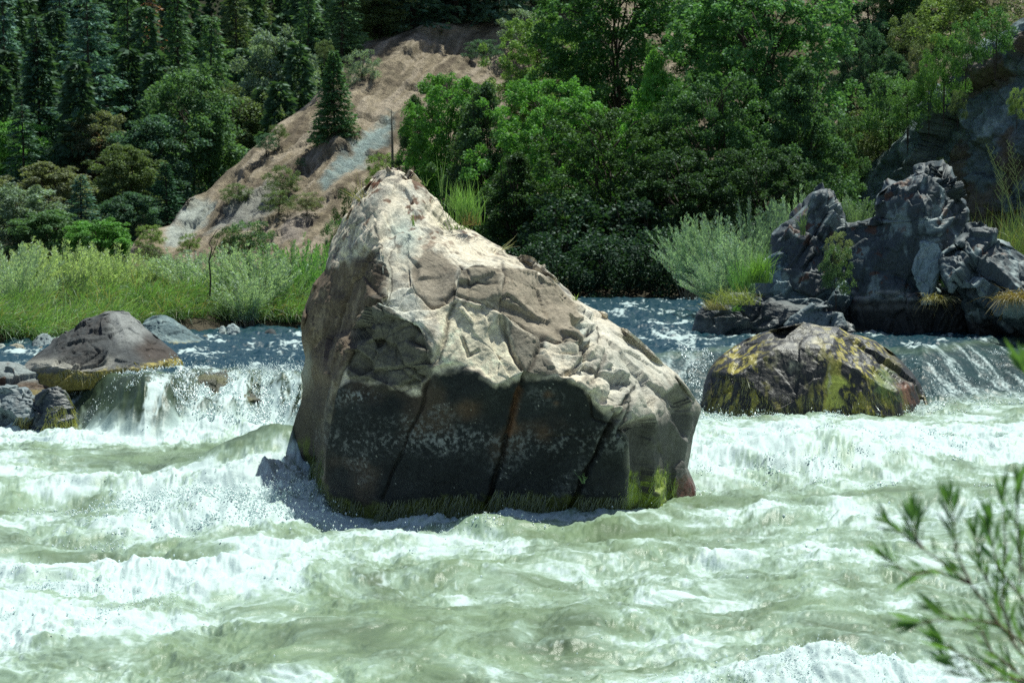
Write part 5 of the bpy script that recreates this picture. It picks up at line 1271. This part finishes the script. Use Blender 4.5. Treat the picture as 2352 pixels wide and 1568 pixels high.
# right slope: bushes over the bluff edge
RG = 'bushes along the edge of the shaded bluff'
for k, px, top, base, w_, D, col, lab in [
    ('alder3', 2010, -90, 210, 190, 108, (0.077, 0.167, 0.072), 'dark green tree at the top between the riverside trees and the bluff'),
    ('alder', 2110, -120, 130, 190, 108, (0.112, 0.189, 0.072), 'olive tree at the top right above the dry grass strip'),
    ('alder3', 1960, 60, 330, 130, 103, (0.063, 0.131, 0.065), 'shaded tree in the gully right of the riverside row'),
    ('alder2', 2060, 120, 300, 130, 99, (0.084, 0.160, 0.072), 'tree with blue green leaves left of the dry grass strip'),
    ('bush', 2190, -30, 70, 160, 100, G_YEL, 'yellow green bush at the top right'),
    ('bush', 2270, -60, 50, 150, 100, G_OLIVE, 'olive bush in the top right corner area'),
    ('bush', 2285, 25, 105, 90, 83, (0.084, 0.189, 0.052), 'green bush on the bluff edge, highest of the row'),
    ('bush', 2220, 55, 130, 70, 84, (0.084, 0.189, 0.052), 'green bush on the bluff edge, second from the top'),
    ('bush', 2170, 85, 190, 80, 85, (0.105, 0.217, 0.052), 'bright bush on the bluff edge under the dry grass strip'),
    ('bush', 2135, 130, 225, 70, 86, (0.105, 0.217, 0.052), 'bright bush halfway down the bluff edge'),
    ('bush', 2085, 190, 270, 80, 86, (0.119, 0.232, 0.065), 'bright bush on the bluff edge, above the big round one'),
    ('bush', 2045, 175, 300, 120, 90, (0.105, 0.203, 0.065), 'big round light bush low on the bluff edge'),
    ('bush', 2000, 260, 360, 110, 91, G_OLIVE, 'olive bush low on the bluff edge'),
    ('bush', 1965, 300, 410, 100, 91, G_MAD, 'dry olive brown bush near the foot of the bluff edge'),
    ('bush', 1940, 350, 450, 90, 90, (0.105, 0.189, 0.065), 'lowest bush of the bluff edge'),
    ('bush', 2120, 110, 170, 60, 98, G_MAD, 'brownish bush in the dry grass strip'),
    ('bush', 2085, 40, 120, 90, 104, G_OLIVE, 'olive bush above the dry grass strip'),
    ('bush', 2200, 215, 250, 36, 82, G_OLIVE, 'small bush growing on the face of the bluff'),
    ('bush', 2335, 210, 250, 40, 78, G_YEL, 'small yellow green bush on the bluff at the right edge'),
    ('bush', 2160, 370, 392, 24, 84, G_OLIVE, 'tiny bush on the bluff above the outcrop')]:
    plant(k, px, top-10, base+14, w_*1.02, D-(2.6 if k == 'bush' and D < 95 else 0), col, lab, RG)

# ================================================================== WILLOWS AND GRASS ON THE BANKS
WG = 'willow shrubs along the left bank'
W1 = (0.33, 0.41, 0.235); W2 = (0.28, 0.37, 0.27); W3 = (0.15, 0.30, 0.09)
for k, px, top, base, w_, D, col, lab in [
    ('willow2', 15, 544, 745, 150, 49, W2, 'pale grey willow at the left edge behind the tall grass'),
    ('willow', 60, 549, 730, 150, 51, W1, 'yellowish willow near the left edge with feathery tips'),
    ('willow2', 125, 539, 720, 150, 52, W1, 'yellowish willow with the tallest feathery tips on the left'),
    ('willow', 185, 559, 715, 130, 52.5, W1, 'light green willow third along the bank from the left'),
    ('willow2', 245, 549, 705, 140, 53, W1, 'light willow at the middle of the yellowish group'),
    ('willow', 300, 574, 700, 120, 53.5, W1, 'low light willow under the dark toe of the slope'),
    ('willow2', 350, 584, 700, 120, 54, W2, 'low grey green willow below the rock toe'),
    ('willow', 405, 574, 695, 120, 54, W2, 'grey green willow left of the bare branch'),
    ('willow2', 460, 564, 700, 130, 53, W2, 'grey green willow beside the bare branch'),
    ('willow2', 525, 549, 705, 150, 53, W2, 'big round grey green willow in the middle of the bank'),
    ('willow', 590, 564, 725, 140, 52, W2, 'grey green willow leaning over the tall grass'),
    ('willow2', 640, 549, 720, 130, 53, (0.14, 0.23, 0.11), 'willow between the grey and the bright green ones'),
    ('willow', 690, 539, 725, 120, 54, W3, 'bright green willow next to the central boulder'),
    ('willow2', 735, 549, 715, 100, 56, W3, 'bright green willow half hidden by the central boulder'),
    ('willow', 560, 624, 745, 110, 50.8, W2, 'small grey willow reaching down to the waterline'),
    ('willow', 165, 614, 735, 60, 50, (0.09, 0.15, 0.06), 'small darker green willow in the yellowish group')]:
    plant(k, px, top, base, w_*1.5, D, col, lab, WG)
WR = 'grey willows on the right bank'
W4 = (0.23, 0.33, 0.25)
for k, px, top, base, w_, D, col, lab in [
    ('willow2', 1585, 480, 660, 130, 59, W4, 'leftmost grey willow leaning over the far channel'),
    ('willow2', 1650, 475, 690, 140, 58, W4, 'tall grey willow with spiky tips left of the outcrop'),
    ('willow', 1700, 520, 700, 150, 56, W4, 'grey willow directly above the grassy ledge'),
    ('willow2', 1740, 440, 690, 150, 59, (0.12, 0.19, 0.15), 'tallest grey willow behind the outcrop peak'),
    ('willow', 1820, 430, 640, 130, 60, W4, 'grey willow seen just left above the outcrop peak'),
    ('willow2', 1645, 590, 700, 120, 55.5, W4, 'low grey willow at the water, above the black ledge'),
    ('willow', 1960, 440, 560, 110, 58, (0.13, 0.20, 0.12), 'light willow between the two outcrop peaks'),
    ('willow', 1700, 590, 700, 60, 54, W3, 'small bright green willow left of the blue grey block')]:
    plant(k, px, top, base, w_*1.2, D, col, lab, WR)

def grass(name, roots, h, wid, col, label, dirbias=(0, 0, 0), sag=0.45, spread=0.35, seg=4, cat='grass', parent=None, kind='stuff', var=0.25):
    n = len(roots)
    d = rs.normal(size=(n, 3))*spread; d[:, 2] = 1; d += np.array(dirbias); d /= np.linalg.norm(d, axis=1)[:, None]
    ln = h*rs.uniform(0.55, 1.15, n)
    c = np.array(col)*rs.uniform(1-var*2, 1+var*2, n)[:, None]
    dry = rs.uniform(size=n) < 0.12; c[dry] = np.array([0.32, 0.27, 0.13])*rs.uniform(0.7, 1.2, dry.sum())[:, None]
    o = strands(name, roots, d, ln, wid, c, M_GRASS, parent, seg=seg, sag=sag)
    if parent is None: tag(o, label, cat, kind=kind)
    return o
# clumps of sedge along the left waterline
rts = []
for _ in range(145):
    px = rs.uniform(-260, 760); sh = np.interp(px, [-60, 0, 130, 320, 480, 560, 700, 760], [792, 790, 778, 760, 752, 752, 748, 742])
    ti = rs.uniform(0, 1)**1.3; D = 2.3*F_PX/(sh-500)+0.35+ti*(1.3 if _ % 2 else 3.4)
    cx = (px-CX)/F_PX*D; m = 230
    R = rs.normal(size=(m, 2))*0.16
    rts.append(np.stack([cx+R[:, 0], D+R[:, 1], np.full(m, max(0.8, ground_z(cx, D)))-0.02], 1))
rts = np.vstack(rts)
gb = rts[:, 0]
grass('bank_grass', rts[:23000], 0.92, 0.015, (0.135, 0.26, 0.075), 'long arching green sedge along the left waterline', (0.22, -0.28, 0), 0.55, 0.42, 5)
grass('sedge_grass', rts[23000:], 0.9, 0.015, (0.19, 0.30, 0.11), 'lighter yellow green sedge mixed through the left bank', (0.18, -0.2, 0), 0.5, 0.42, 5)
# airy light grass between willows
m = 4500; px = rs.uniform(-420, 420, m); D = rs.uniform(53, 58, m); x = (px-CX)/F_PX*D
grass('meadow_grass', np.stack([x, D, [ground_z(a, b) for a, b in zip(x, D)]], 1), 0.85, 0.014, (0.24, 0.27, 0.12), 'pale feathery grass among the left bank willows', (0.1, 0, 0), 0.15, 0.16, 4)
# right bank grass slope
m = 16000; x = rs.uniform(9.3, 17, m); D = rs.uniform(49.0, 56, m)
zz = np.array([ground_z(a, b) for a, b in zip(x, D)])
grass('slope_grass', np.stack([x, D, zz], 1), 0.62, 0.015, (0.23, 0.30, 0.06), 'bright yellow green grass on the bank above the slanted block', (0.15, 0, 0), 0.25, 0.3, 4)
m = 2500; x = rs.uniform(9.0, 12.5, m); D = rs.uniform(50.0, 53, m); zz = np.array([ground_z(a, b) for a, b in zip(x, D)])
grass('tall_weeds', np.stack([x, D, zz], 1), 1.15, 0.012, (0.13, 0.19, 0.08), 'tall thin green weeds behind the outcrop on the right', (0, 0, 0), 0.1, 0.2, 4)

# ================================================================== SINGLE PLANTS ON THE ROCKS
def tuft(name, px, py, D, n, h, wpx, col, label, bias=(0, 0, 0), sag=0.15, spread=0.18, wid=0.008, cat='grass tuft', group=None, var=0.25):
    b = P(px, py, D); w = wpx/F_PX*D/2
    R = np.stack([b[0]+rs.normal(size=n)*w*0.5, b[1]+rs.normal(size=n)*w*0.4, b[2]+np.zeros(n)], 1)
    d = rs.normal(size=(n, 3))*spread; d[:, 2] = 1; d += np.array(bias); d /= np.linalg.norm(d, axis=1)[:, None]
    c = np.array(col)*rs.uniform(1-var, 1+var, n)[:, None]
    o = strands(name, R, d, h*rs.uniform(0.4, 1.1, n), wid, c, M_GRASS, None, seg=5, sag=sag)
    tag(o, label, cat, group); return o
TG = 'plants growing on the central boulder'
tuft('grass_tuft', 1072, 512, 26.9, 240, 0.48, 62, (0.16, 0.30, 0.07), 'thick green grass tuft on the right shoulder of the central boulder', group=TG, spread=0.12)
tuft('grass_tuft', 1078, 518, 26.8, 60, 0.2, 46, (0.32, 0.24, 0.08), 'dry golden base grass under the thick tuft', group=TG, spread=0.3)
tuft('weed', 1015, 450, 27.3, 9, 0.46, 8, (0.14, 0.24, 0.08), 'thin tall weed stalk left of the thick tuft', group=TG, spread=0.05, cat='weed')
tuft('weed', 1040, 480, 27.1, 40, 0.34, 40, (0.15, 0.27, 0.08), 'sparse green stalks between the crest and the thick tuft', group=TG, spread=0.12, cat='weed')
tuft('weed', 978, 428, 27.3, 8, 0.15, 16, (0.15, 0.25, 0.07), 'tiny green sprout near the top of the central boulder', group=TG, spread=0.3, cat='weed')
tuft('grass_tuft', 838, 468, 27.3, 26, 0.36, 26, (0.30, 0.27, 0.13), 'dry straw coloured grass on the upper left of the central boulder', bias=(-0.55, 0, -0.2), group=TG, spread=0.35, sag=0.0)
tuft('grass_tuft', 950, 520, 26.2, 10, 0.2, 10, (0.16, 0.26, 0.08), 'small green blades on the sunny top face of the boulder', group=TG, spread=0.25)
tuft('grass_tuft', 1050, 528, 26.7, 40, 0.12, 60, (0.18, 0.28, 0.07), 'short green grass just below the thick tuft', group=TG, spread=0.4)
tuft('weed', 1150, 575, 26.9, 10, 0.3, 10, (0.35, 0.33, 0.24), 'bare dry twig sticking out of the right slope of the boulder', bias=(0.9, 0, -0.5), group=TG, spread=0.35, sag=0.0, wid=0.006, cat='twig')
tuft('grass_tuft', 1322, 690, 27.0, 12, 0.08, 10, (0.22, 0.32, 0.08), 'tiny green tuft where the boulder slope meets the far water', group=TG)
tuft('grass_tuft', 1340, 1110, 24.85, 14, 0.16, 8, (0.25, 0.4, 0.15), 'few pale green blades in the crack low on the dark face', group=TG, spread=0.3, cat='grass tuft')
# outcrop plants
OGR = 'plants on the right outcrop'
tuft('grass_tuft', 1690, 700, 47.2, 320, 0.55, 90, (0.26, 0.30, 0.09), 'yellow green grass clump on the low black ledge', bias=(-0.25, 0, 0), group=OGR, sag=0.4, spread=0.4, wid=0.013)
tuft('grass_tuft', 1650, 712, 47.2, 160, 0.4, 50, (0.30, 0.26, 0.11), 'dry grass at the left end of the black ledge', bias=(-0.5, 0, 0), group=OGR, sag=0.4, spread=0.4, wid=0.012)
tuft('grass_tuft', 1745, 650, 48.3, 260, 0.75, 50, (0.17, 0.33, 0.06), 'tall vivid green grass against the blue grey block', group=OGR, sag=0.15, spread=0.2, wid=0.013)
tuft('grass_tuft', 1690, 715, 47.0, 70, 0.2, 16, (0.16, 0.32, 0.05), 'short vivid grass tuft on the ledge face', group=OGR, sag=0.3, spread=0.4, wid=0.012)
tuft('grass_tuft', 2335, 690, 46.2, 420, 0.62, 70, (0.30, 0.22, 0.06), 'golden drooping grass clump on the slanted block', bias=(-0.2, -0.25, -0.2), group=OGR, sag=0.85, spread=0.55, wid=0.014)
tuft('grass_tuft', 2150, 690, 47.1, 220, 0.42, 50, (0.28, 0.24, 0.08), 'hanging yellow grass in the cleft beside the slanted block', bias=(0, -0.3, -0.5), group=OGR, sag=0.8, spread=0.45, wid=0.012)
tuft('grass_tuft', 2185, 660, 47.4, 120, 0.25, 40, (0.16, 0.28, 0.06), 'green grass under the slanted block', group=OGR, sag=0.3, spread=0.4, wid=0.012)
tuft('weed', 1845, 540, 48.3, 30, 0.55, 12, (0.12, 0.20, 0.07), 'single upright weed in front of the outcrop peak', group=OGR, spread=0.05, wid=0.014, cat='weed')
for px, top, base, w_, D, col, lab in [(1920, 560, 660, 70, 47.9, (0.10, 0.17, 0.06), 'green bush growing in the cleft between block and slab'), (1925, 530, 600, 50, 48.2, (0.20, 0.24, 0.10), 'pale yellow bush above the green one in the cleft')]:
    plant('bush', px, top, base, w_, D, col, lab, OGR)
# tall bare weed stalks by the right edge
def stalk(px0, py0, px1, py1, D, label, nb=16, col=(0.2, 0.26, 0.1)):
    a = P(px0, py0, D); b = P(px1, py1, D); L_ = np.linalg.norm(b-a)
    br = [([tuple(a), tuple(mix(a, b, 0.5)+np.array([0.02, 0, 0])), tuple(b)], [0.008, 0.006, 0.003])]
    for k in range(nb):
        t = 0.25+0.72*k/nb; q = mix(a, b, t); s = -1 if k % 2 else 1
        l2 = 0.22*L_*(1.15-t)+0.05; e = q+np.array([s*l2*0.6, rs.uniform(-.05, .05), l2*0.9])
        br.append(([tuple(q), tuple(e)], [0.005, 0.002]))
        for m_ in range(3):
            f = mix(q, e, 0.4+0.25*m_); br.append(([tuple(f), tuple(f+np.array([s*0.03*(1 if m_ % 2 else -1), 0, 0.05]))], [0.004, 0.003]))
    o = link('weed_stalk', tubes('weed_stalk', br, plain_mat('stalk', col, 0.7, 0.2), 4)); tag(o, label, 'weed', 'branched weed stalks on the right')
stalk(2330, 500, 2268, 335, 47, 'branched weed stalk leaning left near the right edge'); stalk(2345, 480, 2318, 325, 47, 'branched weed stalk at the right edge', 14)
stalk(2300, 500, 2300, 380, 48, 'shorter weed stalk between the two tall ones', 12)
# bare branch over the left willows
pts = [(482, 680), (484, 640), (480, 600), (487, 570), (480, 560), (488, 545), (497, 530), (510, 522)]
Db = 50.5
br = [([tuple(P(a, b, Db)) for a, b in pts], [0.02, 0.018, 0.016, 0.014, 0.012, 0.01, 0.007, 0.003]),
      ([tuple(P(a, b, Db+.1)) for a, b in [(480, 600), (492, 575), (500, 552), (506, 540)]], [0.01, 0.008, 0.006, 0.003])]
tag(link('bare_branch', tubes('bare_branch', br, M_BARK, 6)), 'bare crooked brown branch rising out of the left willows', 'branch')

# ================================================================== FOREGROUND WILLOW TWIGS
def fg_shrub():
    root_p = P(2420, 1700, 4.9)
    e = empty('willow_branch', tuple(root_p)); inv = np.array(root_p)
    tag(e, 'blurred narrow leaved willow branch reaching in from the lower right corner', 'branch')
    paths = [([(2460, 1640), (2330, 1480), (2230, 1340), (2120, 1260), (2040, 1205)], 4.9), ([(2330, 1480), (2300, 1380), (2310, 1260), (2300, 1130)], 5.0),
             ([(2230, 1340), (2195, 1270), (2190, 1190), (2180, 1150)], 4.85), ([(2230, 1340), (2150, 1310), (2090, 1320), (2045, 1285)], 5.1),
             ([(2380, 1500), (2290, 1430), (2200, 1420), (2100, 1430)], 4.8), ([(2460, 1640), (2300, 1540), (2200, 1500), (2160, 1470)], 4.9),
             ([(2400, 1400), (2345, 1300), (2335, 1200), (2340, 1110)], 4.7), ([(2420, 1600), (2360, 1450), (2340, 1350), (2350, 1240)], 5.15), ([(2470, 1560), (2330, 1560), (2240, 1560), (2180, 1520)], 5.0),
             ([(2120, 1260), (2100, 1230), (2098, 1190)], 4.95), ([(2300, 1400), (2250, 1300), (2240, 1230)], 5.05), ([(2420, 1500), (2370, 1400), (2290, 1300), (2270, 1200)], 4.95),
             ([(2360, 1560), (2280, 1500), (2250, 1440), (2150, 1400)], 5.05)]
    br, Cn, Dn, Ls, Lu = [], [], [], [], []
    for pts, D in paths:
        W = np.array([P(a, b, D+0.02*i) for i, (a, b) in enumerate(pts)])-inv
        m = len(W); br.append(([tuple(p) for p in W], list(np.linspace(0.0032, 0.0011, m))))
        tt = np.linspace(0.08, 1, 30)
        for t in tt:
            s = t*(m-1); i = min(int(s), m-2); p = W[i]+(W[i+1]-W[i])*(s-i); dr = W[i+1]-W[i]; dr = dr/np.linalg.norm(dr)
            for _ in range(1 if t < 0.9 else 4):
                v = rs.normal(size=3); v -= v.dot(dr)*dr; v /= np.linalg.norm(v)
                d = dr*(1.0 if t < .9 else 2.0)+v*rs.uniform(0.5, 1.0)+np.array([0, 0, 0.3])
                Cn.append(p); Dn.append(d); Ls.append(rs.uniform(0.040, 0.078)); Lu.append(rs.uniform(0.6, 1.5))
    link('stems', tubes('twig_stems', br, plain_mat('twig_bark', (0.16, 0.09, 0.06), 0.7, 0.2), 6), e)
    C_ = np.array(Cn); D_ = np.array(Dn); Ls = np.array(Ls)
    V, Q = rhomb(C_, D_, rs.normal(size=C_.shape), Ls, Ls*0.125)
    c = link('leaves', leafmesh('twig_leaves', V, Q, np.array(Lu), M_WILLOW), e); c.color = (0.15, 0.31, 0.08, 1)
fg_shrub()
# leaf sprig entering at the right edge
e = empty('leaf_sprig', tuple(P(2400, 900, 5.2))); tag(e, 'pointed green leaves poking in from the right edge beside the dark water', 'leaf sprig')
inv = P(2400, 900, 5.2)
V, Q = rhomb(np.array([P(2372, 880, 5.2), P(2356, 862, 5.2), P(2368, 872, 5.25), P(2362, 850, 5.2)])-inv, np.array([P(2303, 770, 5.2)-P(2372, 880, 5.2), P(2308, 800, 5.2)-P(2356, 862, 5.2), P(2335, 780, 5.2)-P(2368, 872, 5.2), P(2350, 790, 5.2)-P(2362, 850, 5.2)]),
             np.array([[1, -.4, .5]]*4), np.array([0.118, 0.07, 0.09, 0.06]), np.array([0.02, 0.014, 0.016, 0.014]))
c = link('leaves', leafmesh('sprig_leaves', V, Q, np.array([1.2, 0.9, 1.0, 1.1]), M_WILLOW), e); c.color = (0.12, 0.24, 0.06, 1)
link('stem', tubes('sprig_stem', [([tuple(P(2500, 1000, 5.2)-inv), tuple(P(2420, 930, 5.2)-inv), tuple(P(2356, 862, 5.2)-inv)], [0.003, 0.0025, 0.0015])], M_BARK), e)
# ================================================================== LIGHT, CAMERA
SUN = Vector((0.235, 0.38, 0.89)).normalized()
el = math.asin(SUN.z); az = math.atan2(SUN.x, SUN.y)
w = bpy.data.worlds.new('World'); scene.world = w; w.use_nodes = True
nt = w.node_tree; bg = nt.nodes['Background']
sky = nt.nodes.new('ShaderNodeTexSky'); sky.sky_type = 'NISHITA'; sky.sun_disc = False
sky.sun_elevation = el; sky.sun_rotation = az
nt.links.new(sky.outputs[0], bg.inputs[0]); bg.inputs[1].default_value = 0.075
sl = bpy.data.lights.new('sun', 'SUN'); sl.energy = 5.0; sl.angle = math.radians(0.53); sl.color = (0.97, 1.0, 0.90)
so = bpy.data.objects.new('sun', sl); COL.objects.link(so)
so.rotation_euler = SUN.to_track_quat('Z', 'Y').to_euler()
cam = bpy.data.cameras.new('camera'); co = bpy.data.objects.new('camera', cam); COL.objects.link(co)
co.location = (0, 0, CAM_Z); co.rotation_euler = (math.pi/2-PITCH, 0, 0)
cam.lens = 85; cam.sensor_width = 36; cam.clip_start = 0.1; cam.clip_end = 3000
cam.dof.use_dof = True; cam.dof.focus_distance = 26.0; cam.dof.aperture_fstop = 6.5
scene.camera = co
vs = scene.view_settings; scene.display_settings.display_device = 'sRGB'
vs.view_transform = 'Standard'; vs.look = 'None'; vs.exposure = 0.18; vs.gamma = 1.0; vs.use_curve_mapping = False
scene.render.engine = 'CYCLES'
cy = scene.cycles; cy.max_bounces = 6; cy.diffuse_bounces = 3; cy.glossy_bounces = 2; cy.transmission_bounces = 3; cy.transparent_max_bounces = 8
cy.use_denoising = False
cy.sample_clamp_direct = 6.0; cy.sample_clamp_indirect = 3.0
